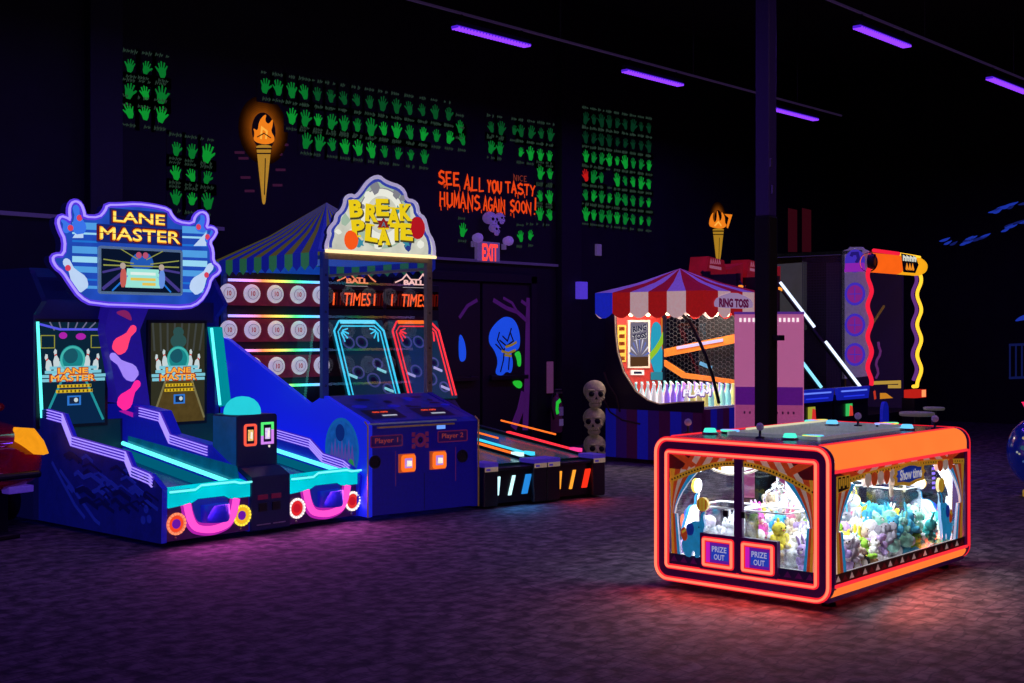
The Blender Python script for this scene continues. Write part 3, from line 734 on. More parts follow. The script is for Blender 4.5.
m = MB(); m.band(FM, mq, .016, .012, .03, VNEON, True); m.build('marquee_neon', board)
m = MB()
LB1 = em('marquee light blue', (.10, .42, .95), .8); LB2 = em('marquee pale cyan', (.35, .75, 1), .9); LB3 = em('marquee mid blue', (.02, .22, .85), .75)
for y0, y1, mm in ((222, 229, LB1), (232, 234, LB2), (246, 253, LB1), (240, 242, LB3), (256, 262, LB2), (266, 272, LB1), (278, 280, LB3), (285, 288, LB1)):
    m.flat(FM, wY(MY, (72, y0), (97, y0+1), (97, y1+1), (72, y1)), .004, mm); m.flat(FM, wY(MY, (182, y0+4), (207, y0+5), (207, y1+5), (182, y1+4)), .004, mm)
WH = em('marquee pin white', (.55, .72, 1), .9); RDP = em('marquee pin red', (.75, .06, .12), .9); PB = em('marquee pin blue', (.05, .2, .95), .85)
FMM = FM
for a, b, w, mm in (((84, 290), (64, 259), .075, WH), ((69, 232), (62, 218), .05, PB), ((80, 234), (75, 205), .065, PB), ((192, 292), (212, 264), .075, WH), ((200, 232), (203, 214), .06, PB), ((207, 243), (213, 230), .045, PB)):
    a, b = wY(MY, a, b); pin2d(FM, a, b, w, .007, mm)
for u, v in ((67.5, 268), (70, 228), (79, 218), (206, 275), (198, 227), (207, 237)):
    (x, z), = wY(MY, (u, v)); m.disc(FM, x, z, .028, .009, RDP, 12)
for x0, x1, y0, y1 in ((72, 83, 222, 238), (193, 206, 232, 246)):
    m.flat(FM, wY(MY, (x0, y1), (x1, y1), (x1, y0), ((x0+x1)/2, (y0+y1)/2)), .006, WH)
m.build('marquee_print', board)
m = MB(); 
(x0, z1), (x1, z0) = wY(MY, (97.5, 245.5), (181.5, 296))
m.prism(FM, rrect(x0, x1, z0, z1, .03), 0, .02, pm('marquee screen bezel', (.2, .3, .45), .3, glow=.2, glowcol=(.3, .6, .8)))
F2 = FM
BLK = em('marquee screen dark', (.003, .008, .03), .8); m.flat(FM, [(x0+.025, z0+.025), (x1-.025, z0+.025), (x1-.025, z1-.025), (x0+.025, z1-.025)], .022, BLK)
xc, zc = (x0+x1)/2+.0, (z0+z1)/2
def Q(*pp): return [(x0+a*(x1-x0), z0+b*(z1-z0)) for a, b in pp]
YG = em('marquee screen yellow', (.35, .38, .08), .8); PRP = em('marquee screen purple', (.07, .05, .3), .8)
for a, b, mm, w in (((.05, .6), (.95, .62), YG, .012), ((.05, .72), (.4, .66), YG, .01), ((.95, .76), (.6, .66), YG, .01), ((.25, .95), (.45, .75), YG, .008), ((.75, .95), (.55, .75), YG, .008), ((.04, .45), (.25, .55), PRP, .02), ((.04, .1), (.3, .5), PRP, .03), ((.96, .1), (.7, .5), PRP, .03), ((.15, .07), (.33, .4), LB3, .015), ((.85, .07), (.68, .4), LB3, .015), ((.96, .5), (.75, .55), PRP, .02)):
    m.band(FM, Q(a, b), w, .023, .026, mm)
m.flat(FM, smooth(Q((.36, .55), (.36, .75), (.44, .9), (.5, .8), (.57, .92), (.64, .74), (.63, .55)), True, 1), .024, em('marquee screen monster blue', (.02, .12, .55), .8))
for a in (.46, .54): m.disc(FM, *Q((a, .84))[0], .03, .026, em('marquee screen pink', (.6, .1, .2), .8), 10)
m.flat(FM, Q((.3, .15), (.72, .15), (.7, .55), (.32, .55)), .026, em('marquee screen mint', (.35, .85, .75), .9))
for b, mm in ((.3, em('marquee text yellow', (.85, .6, .1), .9)), (.42, em('marquee text white', (.8, .95, .9), .9)), (.2, em('marquee text yellow', (.85, .6, .1), .9))):
    m.flat(FM, Q((.36 if b > .25 else .5, b), (.66, b), (.66, b+.06), (.36 if b > .25 else .5, b+.06)), .028, mm)
for a, mm in ((.27, em('marquee figure red', (.6, .12, .1), .9)), (.73, em('marquee figure blue', (.15, .3, .8), .9))):
    m.flat(FM, smooth(Q((a-.03, .15), (a+.03, .15), (a+.05, .4), (a+.02, .58), (a-.03, .5)), True, 1), .029, mm); m.disc(FM, *Q((a, .6))[0], .03, .03, em('marquee figure skin', (.5, .4, .35), .9), 10)
m.build('marquee_screen', board)
m = MB()
ORL = em('marquee orange letters', (1, .36, .02), 1.15); YLL = em('marquee yellow letters', (1, .72, .12), 1.2); BRN = em('marquee letter outline', (.12, .008, .02), .9)
for tx, u0, u1, v0, v1 in (('LANE', 112, 164, 210.5, 225), ('MASTER', 99, 179, 226, 243.5)):
    (a0, b1), (a1, b0) = wY(MY, (u0, v0), (u1, v1+1)); cx, cz, w, h = (a0+a1)/2, (b0+b1)/2, a1-a0, b1-b0
    m.flat(FM, [(a0-.03, b0-.02), (a1+.03, b0-.02), (a1+.03, b1+.02), (a0-.03, b1+.02)], .008, em('letter plate', (.01, .02, .18), .8))
    m.text(FM, tx, cx, cz, w*1.05, h*1.12, .012, BRN, bold=.05); m.text(FM, tx, cx, cz, w, h*.95, .016, ORL, bold=.022)
    m.text(FM, tx, cx, cz+h*.0, w*.985, h*.8, .018, YLL, bold=.01)
    for k in (-.22, .0, .18): m.flat(FM, [(cx-w*.51, cz+h*k), (cx+w*.51, cz+h*k), (cx+w*.51, cz+h*(k+.05)), (cx-w*.51, cz+h*(k+.05))], .0195, BRN) if k == .0 else None
m.build('marquee_lettering', board)

# side panels with stepped neon
def side(xa, xb, pts, name, face, mat, zb=.04):
    p = wX(xa, *pts)
    # keep lower edge on the floor and the rear end at the cabinet
    poly = p+[(-LY, zb), (-LB-.3, zb), (-LB-.3, p[0][1])]
    mb = MB(); mb.prism(FX(xa), poly, -(xb-xa), 0, mat, BLU); return mb.build(name, lane, .004), p
top = [(48, 410), (63, 414), (72, 437), (126, 452), (132, 467), (150, 474.5), (162, 489)]
sp, p = side(LX0, LX0+.05, top, 'left_side_panel', 1, BLUD)
def stepneon(F, p, k0, name, par, n=4, gap=.024, d=.004):
    hal = MB(); mb = MB()
    q = [(a, b) for a, b in p]
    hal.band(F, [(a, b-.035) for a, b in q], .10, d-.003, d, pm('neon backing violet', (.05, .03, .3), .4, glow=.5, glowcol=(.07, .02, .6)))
    for i in range(n):
        mb.band(F, [(a, b-.035-gap*(i-(n-1)/2)) for a, b in q], .0065, d, d+.012, VNEON)
    h = hal.build(name+'_backing', par); mb.build(name, h)
stepneon(FX(LX0), p[:-1]+[wX(LX0, (153, 478))[0]], 0, 'stepped_neon', sp)
m = MB()
PRN = pm('side print pale blue', (.02, .04, .3), .5, glow=.22, glowcol=(.012, .025, .6)); PRD = pm('side print dark', (.006, .008, .09), .5, glow=.05, glowcol=(.008, .015, .5))
FS = FX(LX0)
for k in range(46):
    u = random.uniform(64, 140); v = 452+(u-64)*.35+random.uniform(0, 50-(u-64)*.2); L_ = random.uniform(6, 20)
    m.band(FS, wX(LX0, (u, v), (u+L_*.4, v-3), (u+L_, v+L_*.3)), random.uniform(.012, .04), .001, .002+k*.0002, random.choice((PRN, PRD, PRD)))
for a, b, c in (((52, 462), (75, 505), (85, 518)), ((60, 470), (95, 520), (100, 524))): m.band(FS, wX(LX0, a, b, c), .03, .001, .003, PRN)
for u, v in ((147, 509), (150, 519), (144, 520)): m.disc(FS, *wX(LX0, (u, v))[0], .035, .009, PRN, 12)
m.build('side_print', sp)
mid, p = side(LXa, LXa+.12, [(139, 406), (160, 411), (170, 434), (209, 445), (224, 460), (236, 470), (248, 482)], 'middle_side_panel', 1, BLU)
stepneon(FX(LXa), wX(LXa, (140, 408), (160, 413), (170, 435), (208, 447)), 0, 'stepped_neon', mid)
rsp, p = side(7.685, LX1, [(242, 418), (262, 424), (278, 430), (309, 439), (321, 453), (343, 460), (352, 467), (360, 476)], 'right_side_panel', 1, BLU)
stepneon(FX(7.685), wX(7.685, (262, 425.5), (278, 430.5), (310, 439.5), (323, 454), (344, 461), (350, 466)), 0, 'stepped_neon', rsp)
# translucent inner guards
for x, pp in ((LXa-.015, ((128, 436), (236, 466), (240, 487), (128, 447))),):
    mb = MB(); mb.prism(FX(x), wX(x, *pp), -.01, 0, pm('blue acrylic guard', (.01, .10, .2), .15, glow=.18, glowcol=(.0, .28, .5), noise=.5, scale=9)); mb.build('acrylic_guard', mid)

# lane units
def unit(x0, x1, idx):
    w = x1-x0
    body = MB(); body.box(x0+.005, x1-.005, LY+.02, LB+.2, .05, .365, NAVY); body.build('lane_body', lane, .006)
    F = FY(LY)
    pk0, pk1 = x0+.30*w, x0+.74*w
    fp = MB()
    PUR = pm('dark violet front', (.03, .008, .07), .35, glow=.06, glowcol=(.2, .02, .4))
    fp.prism(F, [(x0, .05), (x1, .05), (x1, .335), (x0, .335)], -.02, 0, PUR); f = fp.build('front_panel', lane, .008)
    po = MB(); po.prism(F, rrect(pk0, pk1, .13, .36, .06), .001, .006, pm('ball pocket blue', (.01, .02, .25), .3, glow=.35, glowcol=(.012, .03, .5)))
    po.lathe(((pk0+pk1)/2+.02, LY-.03, .17), [(.11, 0), (.12, .02), (.12, .14)], BLU, 18); po.build('ball_pocket', f)
    um = MB(); u = smooth([(pk0-.065, .335), (pk0-.045, .24), (pk0-.005, .155), (pk0+.05, .12), ((pk0+pk1)/2, .10), (pk1-.05, .12), (pk1+.005, .155), (pk1+.045, .24), (pk1+.065, .335)], False)
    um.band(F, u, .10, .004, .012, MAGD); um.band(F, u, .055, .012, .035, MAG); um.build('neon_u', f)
    for k, (cx, inner, outer) in enumerate(((x0+.10*w, idx*2, 0), (x1-.10*w, idx*2+1, 0))):
        cols = [((1, .25, .12), (1, .06, .02)), ((1, .72, .05), (1, .5, .02)), ((1, .85, .85), (.85, .02, .03)), ((1, .9, .85), (.85, .03, .03))][inner]
        A = em('ring light outer %d' % inner, cols[0], 1.3); B = em('ring light inner %d' % inner, cols[1], .9)
        rr = MB(); rr.drum(F, cx, .185, .085, .004, .012, B); rr.ring(F, cx, .185, .078, .022, .012, .02, em('ring light band %d' % inner, cols[0], .8))
        rr.drum(F, cx, .185, .038, .012, .018, em('ring light core %d' % inner, (.18, .01, .45) if inner < 2 else (.7, .01, .03), .8))
        for j in range(18): rr.ball((cx+.08*math.cos(2*PI*j/18), LY-.022, .185+.08*math.sin(2*PI*j/18)), .0095, A, 8, 5)
        rr.build('ring_light', f)
    # sloping lip
    lp = MB(); lip = [(x0, .445), (x0+.3*w, .445), (x0+.37*w, .475), (x1-.22*w, .475), (x1-.15*w, .46), (x1, .46)]
    lo = [(x1, .335), (pk1+.02, .335), (pk1-.04, .365), (pk0+.04, .365), (pk0-.02, .335), (x0, .315)]
    lp.prism(FY(LY-.02), lip+lo, -.06, 0, CYNL)
    lp.add([(x0, LY+.04, .445), (x1, LY+.04, .46), (x1, LY+.13, .475), (x0, LY+.13, .46)], [(0, 1, 2, 3)], CYNL); lp.build('front_lip', lane, .008)
    hl = MB(); hl.tube([(x, LY-.045, z) for x, z in lip], .009, em('cyan highlight', (.2, .95, .95), 1.1)); hl.build('lip_edge_light', lane)
    # bed
    bd = MB(); bd.add([(x0+.05, LY+.05, .375), (x1-.03, LY+.05, .375), (x1-.03, LB, .62), (x0+.05, LB, .62)], [(0, 1, 2, 3)], pm('lane bed', (.02, .05, .14), .2, glow=.12, glowcol=(.0, .08, .35)))
    bd.add([(x0+.05, LB, .62), (x1-.03, LB, .62), (x1-.03, LB+.02, .9), (x0+.05, LB+.02, .9)], [(0, 1, 2, 3)], pm('lane end', (.01, .03, .05), .5, glow=.1, glowcol=(0, .1, .12)))
    bd.build('lane_bed', lane)
    nt_ = MB(); nt_.tube([(x1-.045, LY+.1, .425), (x1-.045, LB-.05, .675)], .02, CYN, n=8); nt_.build('lane_neon', lane)
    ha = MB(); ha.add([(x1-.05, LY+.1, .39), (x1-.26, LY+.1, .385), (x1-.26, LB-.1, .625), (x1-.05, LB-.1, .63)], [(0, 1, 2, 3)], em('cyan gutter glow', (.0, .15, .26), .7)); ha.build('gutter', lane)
    for k in range(3): MB().lathe((lerp(x0+.08, x1-.08, k/2), LY-.005, .07), [(.012, 0), (.012, -.012)], METAL, 8, 'y').build('bolt', f)
unit(LX0+.05, LXa, 0); unit(LXb, LX1-.005, 1)
# console
F = FY(LY)
CON = pm('blue black console', (.006, .008, .03), .35, glow=.05, glowcol=(.01, .02, .3))
cb = MB(); cb.prism(FX(LXa+.01), [(-LY+.03, .04), (-LY+.03, .49), (-LY-.12, .56), (-LY-.3, .56), (-LY-.3, .04)], -(LXb-LXa-.02), 0, CON); cb = cb.build('console_base', lane, .01)
m = MB(); FC = FY(LY-.03)
for x in (LXa+.12, LXa+.26): m.box(x-.05, x+.05, LY-.04, LY-.03, .30, .34, pm('coin door red', (.12, .01, .04), .5, glow=.15, glowcol=(.3, .01, .08))); m.box(x-.04, x+.04, LY-.042, LY-.03, .20, .27, BLACK)
m.box(LXa+.06, LXa+.2, LY-.036, LY-.03, .085, .093, METAL).box(LXa+.23, LXa+.36, LY-.036, LY-.03, .085, .093, METAL); m.build('coin_door', cb)
cu = MB(); cy = LY+.2
cu.prism(FY(cy), rrect(LXa+.03, LXb+.03, .5, 1.0, .03), -.35, 0, CON); cu = cu.build('console_tower', lane, .008)
m = MB(); m.prism(FX(LXa+.028), [(-cy-.01, .52), (-cy-.34, .52), (-cy-.34, .985), (-cy-.01, .985)], 0, .003, pm('blue console side', (.01, .06, .2), .3, glow=.25, glowcol=(.01, .12, .4), noise=.6, scale=8))
m.build('tower_side', cu)
for k, (u, c1, c2) in enumerate(((250, (1, .1, .06), (1, .6, .2)), (267, (.5, .6, .75), (.8, .6, 1)))):
    (x, z), = wY(cy, (u, 435-k*2)); bm_ = MB(); FT = FY(cy)
    bm_.band(FT, rrect(x-.055, x+.055, z-.085, z+.085, .015), .02, .001, .012, em('card reader ring %d' % k, c1, 1.1), True) if k == 0 else (bm_.band(FT, [(x-.055, z-.02), (x-.055, z+.085), (x+.055, z+.085), (x+.055, z+.03)], .02, .001, .012, em('ring green', (.1, .9, .2), 1)), bm_.band(FT, [(x-.055, z-.02), (x-.055, z-.085), (x+.055, z-.085), (x+.055, z+.03)], .02, .001, .012, em('ring lilac', (.7, .25, .95), 1)))
    bm_.prism(FT, [(x-.036, z-.06), (x+.036, z-.06), (x+.036, z+.06), (x-.036, z+.06)], .001, .008, BLACK); bm_.flat(FT, [(x-.028, z-.05), (x+.028, z-.05), (x+.028, z+.045), (x-.028, z+.045)], .01, em('card reader face %d' % k, c2, .9, noise=.5, scale=40)); bm_.flat(FT, [(x-.005, z-.03), (x+.018, z-.035), (x+.02, z+.02), (x, z+.03)], .012, em('reader white', (1, .9, .8), 1))
    bm_.build('card_reader', cu)
m = MB(); m.disc(FY(cy), *wY(cy, (269, 446))[0], .012, .004, em('white dot', (.9, .8, .7), .9), 10); m.build('indicator', cu)
dm = MB(); (x, z), = wY(cy+.16, (243, 412)); dm.lathe((x, cy+.17, 1.0), [(.16, 0), (.16, .02), (.155, .05), (.135, .09), (.1, .125), (.055, .145), (0.001, .152)], em('turquoise dome', (.02, .62, .72), 1.0), 24); dm.build('dome_lamp', cu)
# ================================================================== plate-throwing booth
bp = thing('plate_game', 'blue carnival plate-breaking booth with striped roof and lit BREAK PLATE sign', 'arcade machine', (*ROWO, 0), ROWR, local=True)
W = 1.24
BPF = pm('ultraviolet navy front', (.008, .008, .2), .4, glow=.085, glowcol=(.008, .006, .75))
GOLD = pm('gold edge trim', (.5, .32, .12), .35, .6, glow=.06, glowcol=(.8, .4, .1))
prof = [(0, .04), (0, .86), (-.05, .9), (-.78, 1.11), (-1.03, 1.01), (-2.77, 1.63), (-2.95, 1.66), (-2.95, .04)]
m = MB(); m.prism(FX(0), prof, -.05, 0, BLUB); lsp = m.build('left_side', bp, .006)
m = MB(); m.prism(FX(W), [(0, .04), (0, .86), (-.05, .9), (-.78, 1.11), (-1.03, .97), (-2.95, .97), (-2.95, .04)], 0, .05, BPF); rsp_ = m.build('right_side', bp, .006)
m = MB(); m.tube([(-.004, -.012, .04), (-.004, -.012, .865), (-.004, .04, .9)], .008, GOLD, n=6); m.tube([(W+.004, -.012, .04), (W+.004, -.012, .865), (W+.004, .04, .9)], .008, GOLD, n=6); m.build('edge_trim', bp)
# side graphic disc
m = MB(); FXL = FX(0)
DG = em('graphic teal blue', (.01, .12, .55), .6, noise=.5); dcx, dcy = wL(0, 0, (342, 450))[0]
for r_, mm, d in ((.30, em('graphic sky', (.01, .16, .62), .55), .003), (.27, DG, .005)): m.disc(FXL, dcx, dcy, r_, d, mm, 28)
for k in range(7): m.band(FXL, [(dcx-.2+k*.06, dcy-.16), (dcx-.17+k*.06, dcy+.02+.04*(k % 2)), (dcx-.14+k*.06, dcy-.16)], .03, .006, .008, em('graphic violet', (.12, .08, .5), .6))
m.disc(FXL, dcx+.17, dcy-.12, .05, .009, em('graphic green', (.03, .35, .1), .6)); m.disc(FXL, dcx-.02, dcy+.16, .08, .009, em('graphic dark blue', (.005, .03, .25), .6))
m.build('side_graphic', lsp)
# front panel
F = FY(0)
m = MB(); m.prism(F, [(.05, .05), (W, .05), (W, .86), (.05, .86)], -.05, 0, BPF); fp = m.build('front_panel', bp, .004)
m = MB()
for x in (.3, .98): m.band(F, [(x, .3), (x, .62)], .006, .001, .005, pm('dull red line', (.14, .02, .1), .6, glow=.1, glowcol=(.4, .05, .3)))
m.band(F, [(.62, .06), (.62, .4)], .005, .001, .003, DARK); m.build('panel_lines', fp)
for x, z in (wL(1, 0, (374.5, 462))[0], wL(1, 0, (462, 456))[0]):
    m = MB(); m.drum(F, x, z, .055, .001, .008, BLACK); m.ring(F, x, z, .055, .012, .002, .014, STEEL)
    for k in range(6): m.disc(F, x+.028*math.cos(k), z+.028*math.sin(k), .008, .0095, STEEL, 8)
    m.build('speaker', fp)
for k, ((x, z), tx) in enumerate(((wL(1, 0, (386, 441))[0], 'Player 1'), (wL(1, 0, (452, 436))[0], 'Player 2'))):
    m = MB(); RB = pm('dim red board', (.16, .02, .09), .5, glow=.12, glowcol=(.45, .04, .2)); FRM = rrect(x-.17, x+.17, z-.05, z+.05, .012)
    m.prism(F, FRM, .001, .008, pm('dark violet board', (.02, .006, .1), .5, glow=.06, glowcol=(.1, .01, .5))); m.band(F, FRM, .01, .008, .014, RB, True); m.text(F, tx, x, z, .25, .06, .011, pm('dim orange text', (.3, .06, .06), .5, glow=.25, glowcol=(.6, .09, .06)), bold=.02)
    m.build('player_label', fp)
(x, z), = wL(1, 0, (420, 440)); m = MB(); m.ring(F, x, z, .05, .03, .002, .012, pm('dim red board', (0, 0, 0))); m.ring(F, x, z, .015, .012, .002, .01, DARK)
for a, b in ((-1, 1), (1, 1), (-1, -1), (1, -1), (-1, 0), (1, 0)): m.box(x+a*.075-.018, x+a*.075+.018, -.008, 0, z+b*.055-.02, z+b*.055+.02, MATS['dim red board'])
m.build('target_emblem', fp)
OR1 = em('card reader orange', (1, .16, .015), 1.1); ORD = pm('card reader side', (.5, .09, .02), .5, glow=.4, glowcol=(.7, .12, .02))
for u, v in ((406, 463), (437, 460)):
    (x, z), = wL(1, 0, (u, v)); m = MB(); m.prism(F, [(x-.085, z-.085), (x+.085, z-.085), (x+.085, z+.085), (x-.085, z+.085)], 0, .02, ORD)
    rd = m.build('card_reader', fp, .004); m = MB(); m.band(F, rrect(x-.05, x+.07, z-.062, z+.062, .012), .03, .02, .034, OR1, True); m.build('reader_ring', rd)
    m = MB(); m.flat(F, [(x-.035, z-.045), (x+.055, z-.045), (x+.055, z+.045), (x-.035, z+.045)], .023, em('reader screen', (.5, .25, .8), .9)); m.flat(F, [(x-.005, z-.03), (x+.05, z-.03), (x+.05, z+.02), (x-.005, z+.025)], .025, em('reader white', (1, .9, .8))); m.text(F, 'CARD', x+.01, z-.02, .06, .018, .027, em('reader yellow', (1, .7, .1), 1)); m.build('reader_display', rd)
# sloping control shelf
def shelf(y): return .90+(y-.05)*(.21/.73)
FSH = Fr((0, .05, .9), (1, 0, 0), (0, .961, .2765))
m = MB(); m.add([(.05, 0, .86), (W, 0, .86), (W, .05, .9), (.05, .05, .9), (.05, .78, 1.1), (W, .78, 1.1)], [(0, 1, 2, 3), (3, 2, 5, 4)], pm('blue printed shelf', (.006, .01, .14), .3, glow=.16, glowcol=(.008, .02, .6), noise=.9, scale=9)); m.box(.05, W, .78, .82, .9, 1.1, DARK); sh = m.build('control_shelf', bp)
m = MB(); m.box(.1, .95, -.03, .01, .838, .852, GOLD).box(.02, .98, -.02, .02, .872, .884, pm('pale trim', (.3, .35, .45), .3, .5, glow=.1)).build('hand_rail', sh)
m = MB(); m.flat(FY(-.003), [(.76, .80), (.86, .8), (.86, .85), (.76, .85)], .0, em('blue white slot light', (.15, .35, 1), 1)); m.build('slot_light', sh)
m = MB(); GRM = pm('dark stain print', (.004, .005, .04), .4)
for x in (.3, .85): m.text(FSH, '00.00', x, .22, .17, .035, .006, em('red led digits', (1, .08, .03), 1.1), bold=.03); m.flat(FSH, [(x-.03, .11), (x+.13, .11), (x+.13, .14), (x-.03, .14)], .006, em('white strip', (.6, .65, .8), .7)); m.flat(FSH, [(x-.18, .05), (x+.2, .05), (x+.2, .29), (x-.18, .29)], .003, GRM)
m.build('score_display', sh)
m = MB()
for k in range(14): m.disc(FSH, random.uniform(.1, 1.15), random.uniform(.3, .62), random.uniform(.03, .09), .002+k*.0002, random.choice((GRM, BLU)), 8, ry=random.uniform(.02, .05))
m.build('shelf_print', sh)
# posts, glass, header
POST = pm('blue grey post', (.02, .035, .14), .35, .3, glow=.1, glowcol=(.03, .06, .6)); TANM = pm('tan aluminium', (.35, .26, .2), .35, .6, glow=.03)
for x, mm in ((.0, POST), (W-.04, TANM)):
    m = MB(); m.box(x-.015, x+.05, .76, .82, 1.08, 2.47, mm)
    for z in (1.2, 1.55, 1.9, 2.25): m.lathe((x+.017, .76, z), [(.018, 0), (.018, -.008)], BLACK, 10, 'y')
    m.build('front_post', bp, .005)
for x in (0, W-.04): MB().box(x, x+.04, 2.88, 2.94, .9, 2.47, POST).build('rear_post', bp)
MB().box(.05, W-.04, .785, .79, 1.11, 2.45, CLEAR).build('front_glass', bp)
m = MB(); m.flat(FX(-.005), [(-.82, 1.12), (-1.03, 1.03), (-2.77, 1.65), (-2.88, 1.66), (-2.88, 2.45), (-.82, 2.45)], 0, CLEAR); m.build('left_glass', bp)
m = MB(); m.flat(FX(W-.01), [(-.82, 1.0), (-2.88, 1.0), (-2.88, 2.45), (-.82, 2.45)], 0, CLEAR); m.build('right_glass', bp)
m = MB(); m.box(0, W, .76, .8, 2.40, 2.47, TANM).box(W-.03, W, .8, 2.9, 2.33, 2.36, TANM).box(0, .03, .8, 2.9, 2.40, 2.44, POST); m.build('header_beam', bp, .004)
m = MB(); m.box(.03, W-.03, .98, 2.2, 2.42, 2.43, pm('blue booth ceiling', (.01, .06, .4), .5, glow=.42, glowcol=(.008, .09, .65))); m.box(.04, W-.03, 2.86, 2.87, 2.36, 2.45, MATS['blue booth ceiling']); m.build('booth_ceiling', bp)
# back wall with plates
m = MB(); m.box(.02, W-.02, 2.90, 2.94, .9, 2.44, pm('booth back black', (.01, .006, .012), .6)); m.box(.03, W-.03, .85, 2.9, .9, .92, DARK); bw = m.build('back_wall', bp)
REDP = pm('dark red velvet panel', (.16, .012, .035), .7, noise=.5, scale=12, glow=.12, glowcol=(.4, .02, .08))
RBW = rainbow('rainbow led', 1.7, 0, .8)
PLW = pm('white plate glaze', (.8, .72, .78), .3, noise=.05, glow=.5, glowcol=(.75, .68, .82)); PLR = pm('red plate number', (.5, .05, .08), .5, glow=.25, glowcol=(.8, .1, .1))
FB = FY(2.90)
for r, z in enumerate((2.13, 1.735, 1.335)):
    m = MB(); m.prism(FB, [(.03, z-.13), (W-.03, z-.13), (W-.03, z+.12), (.03, z+.12)], 0, .01, REDP); m.build('plate_rail', bw)
    for c in range(5):
        x = .02+.285*c+r*.008+.03
        m = MB(); m.lathe((x, 2.86, z), [(.001, .012), (.06, .012), (.085, .0), (.098, -.012), (.102, -.012), (.1, -.004), (.06, .02), (.001, .02)], PLW, 24, 'y')
        FP = FY(2.845); m.text(FP, '10', x, z, .05, .055, .008, PLR, bold=.03)
        m.ring(FP, x, z, .062, .004, .003, .006, pm('plate rim grey', (.4, .3, .4), .4)); m.build('plate', bw)
for z in (2.27, 1.885, 1.51, 1.12):
    m = MB(); m.box(.03, W-.03, 2.80, 2.83, z-.014, z+.014, RBW); m.build('rainbow_light', bw)
# striped roof
ap = Vector((.55, 1.65, 3.04)); ey0, ey1, ex0, ex1, ez = .78, 3.02, -.06, W+.06, 2.47
YOL = pm('olive yellow canvas', (.14, .13, .02), .8, glow=.3, glowcol=(.15, .13, .02)); BCV = pm('blue canvas', (.012, .02, .3), .8, glow=.26, glowcol=(.012, .025, .5)); GCV = pm('green canvas', (.05, .3, .12), .8, glow=.15, glowcol=(.08, .5, .16))
m = MB(); val = MB(); S = 14
for k, (a, b) in enumerate((((ex0, ey0), (ex0, ey1)), ((ex0, ey0), (ex1, ey0)), ((ex1, ey0), (ex1, ey1)), ((ex0, ey1), (ex1, ey1)))):
    for i in range(S):
        p, q = [Vector((lerp(a[0], b[0], t), lerp(a[1], b[1], t), ez)) for t in (i/S, (i+1)/S)]
        tp, tq = [ap+Vector((0, 0, 0)) for _ in (0, 1)]
        mp, mq_ = (p*.5+ap*.5)-Vector((0, 0, .04)), (q*.5+ap*.5)-Vector((0, 0, .04))
        mm = YOL if i % 2 else BCV
        m.add([p, q, mq_, mp, ap], [(0, 1, 2, 3), (3, 2, 4)], mm)
        if k != 1: 
            c = (p+q)/2-Vector((0, 0, .17)); d_ = Vector((0, 0, .12))
            val.add([p, q, q-d_, c, p-d_], [(0, 1, 2, 3, 4)], GCV if i % 2 else BCV)
rf = m.build('striped_roof', bp); val.build('valance', rf)
# marquee sign
FQ = FY(.74)
raw = [(326, 250), (326, 244), (329, 236), (328, 231), (331, 226), (335, 222), (336, 215), (341, 211), (344, 205), (345, 198), (350, 195), (355, 197), (360, 192), (366, 183), (373, 177.5), (379, 176.5), (384, 181), (391, 184), (398, 186), (404, 191), (406, 200), (413, 201), (417, 205), (418, 214), (424, 218), (426, 226), (428, 234), (432, 240), (434, 250), (433.5, 257)]
p = wL(1, .74, *raw)
out = smooth(p, True, 1)
m = MB(); m.prism(FQ, out, -.08, 0, em('sign warm white', (.66, .66, .56), .9, noise=.3, scale=9), NAVY); sg = m.build('sign_board', bp)
m = MB(); q = smooth(p, False, 1); m.band(FQ, q, .034, .0, .012, pm('sign border lilac', (.5, .45, .6), .4, glow=.6, glowcol=(.55, .5, .75)))
cx0 = sum(a for a, _ in q)/len(q); cz0 = sum(b for _, b in q)/len(q)-.1
m.band(FQ, [(cx0+(a-cx0)*.92, cz0+(b-cz0)*.92) for a, b in q], .028, .0, .008, em('sign blue outline', (.04, .06, .45), .8)); m.build('sign_border', sg)
m = MB()
def SP(u, v): return wL(1, .74, (u, v))[0]
GRY = em('sign grey', (.26, .26, .3), .8); GRN = em('sign pale green', (.4, .55, .42), .85); TEA = em('sign teal', (.05, .3, .42), .85); NVY = em('sign navy', (.03, .05, .3), .8); WHT = em('sign white', (.85, .85, .75), .95)
cx, cz = SP(382, 222)
cz += .07
m.ring(FQ, cx, cz, .30, .06, .003, .006, GRN); m.ring(FQ, cx, cz, .22, .07, .003, .006, WHT)
m.ring(FQ, cx, cz, .26, .012, .006, .008, GRY)
for u, v, r_, mm in ((374, 187, .07, GRY), (368, 196, .05, WHT), (396, 193, .06, GRY), (402, 198, .04, GRY), (345, 220, .06, GRN), (352, 232, .05, WHT), (412, 236, .06, GRN), (420, 245, .05, WHT), (376, 208, .04, TEA), (384, 213, .04, TEA), (358, 243, .05, TEA), (408, 246, .05, NVY), (362, 206, .03, GRY), (338, 232, .035, WHT), (392, 240, .05, WHT), (378, 244, .06, WHT)):
    x, z = SP(u, v); rr = [(x+r_*random.uniform(.6, 1.2)*math.cos(k*PI/4), z+r_*random.uniform(.6, 1.2)*math.sin(k*PI/4)) for k in range(8)]; m.flat(FQ, rr, .007+random.uniform(0, .002), mm)
for u, v in ((376, 208), (386, 206), (398, 210), (406, 243), (360, 243)):
    x, z = SP(u, v); m.flat(FQ, [(x+(.05 if k % 2 else .025)*math.cos(k*PI/5), z+(.05 if k % 2 else .025)*math.sin(k*PI/5)) for k in range(10)], .0095, random.choice((NVY, TEA)))
m.build('sign_print', sg)
m = MB()
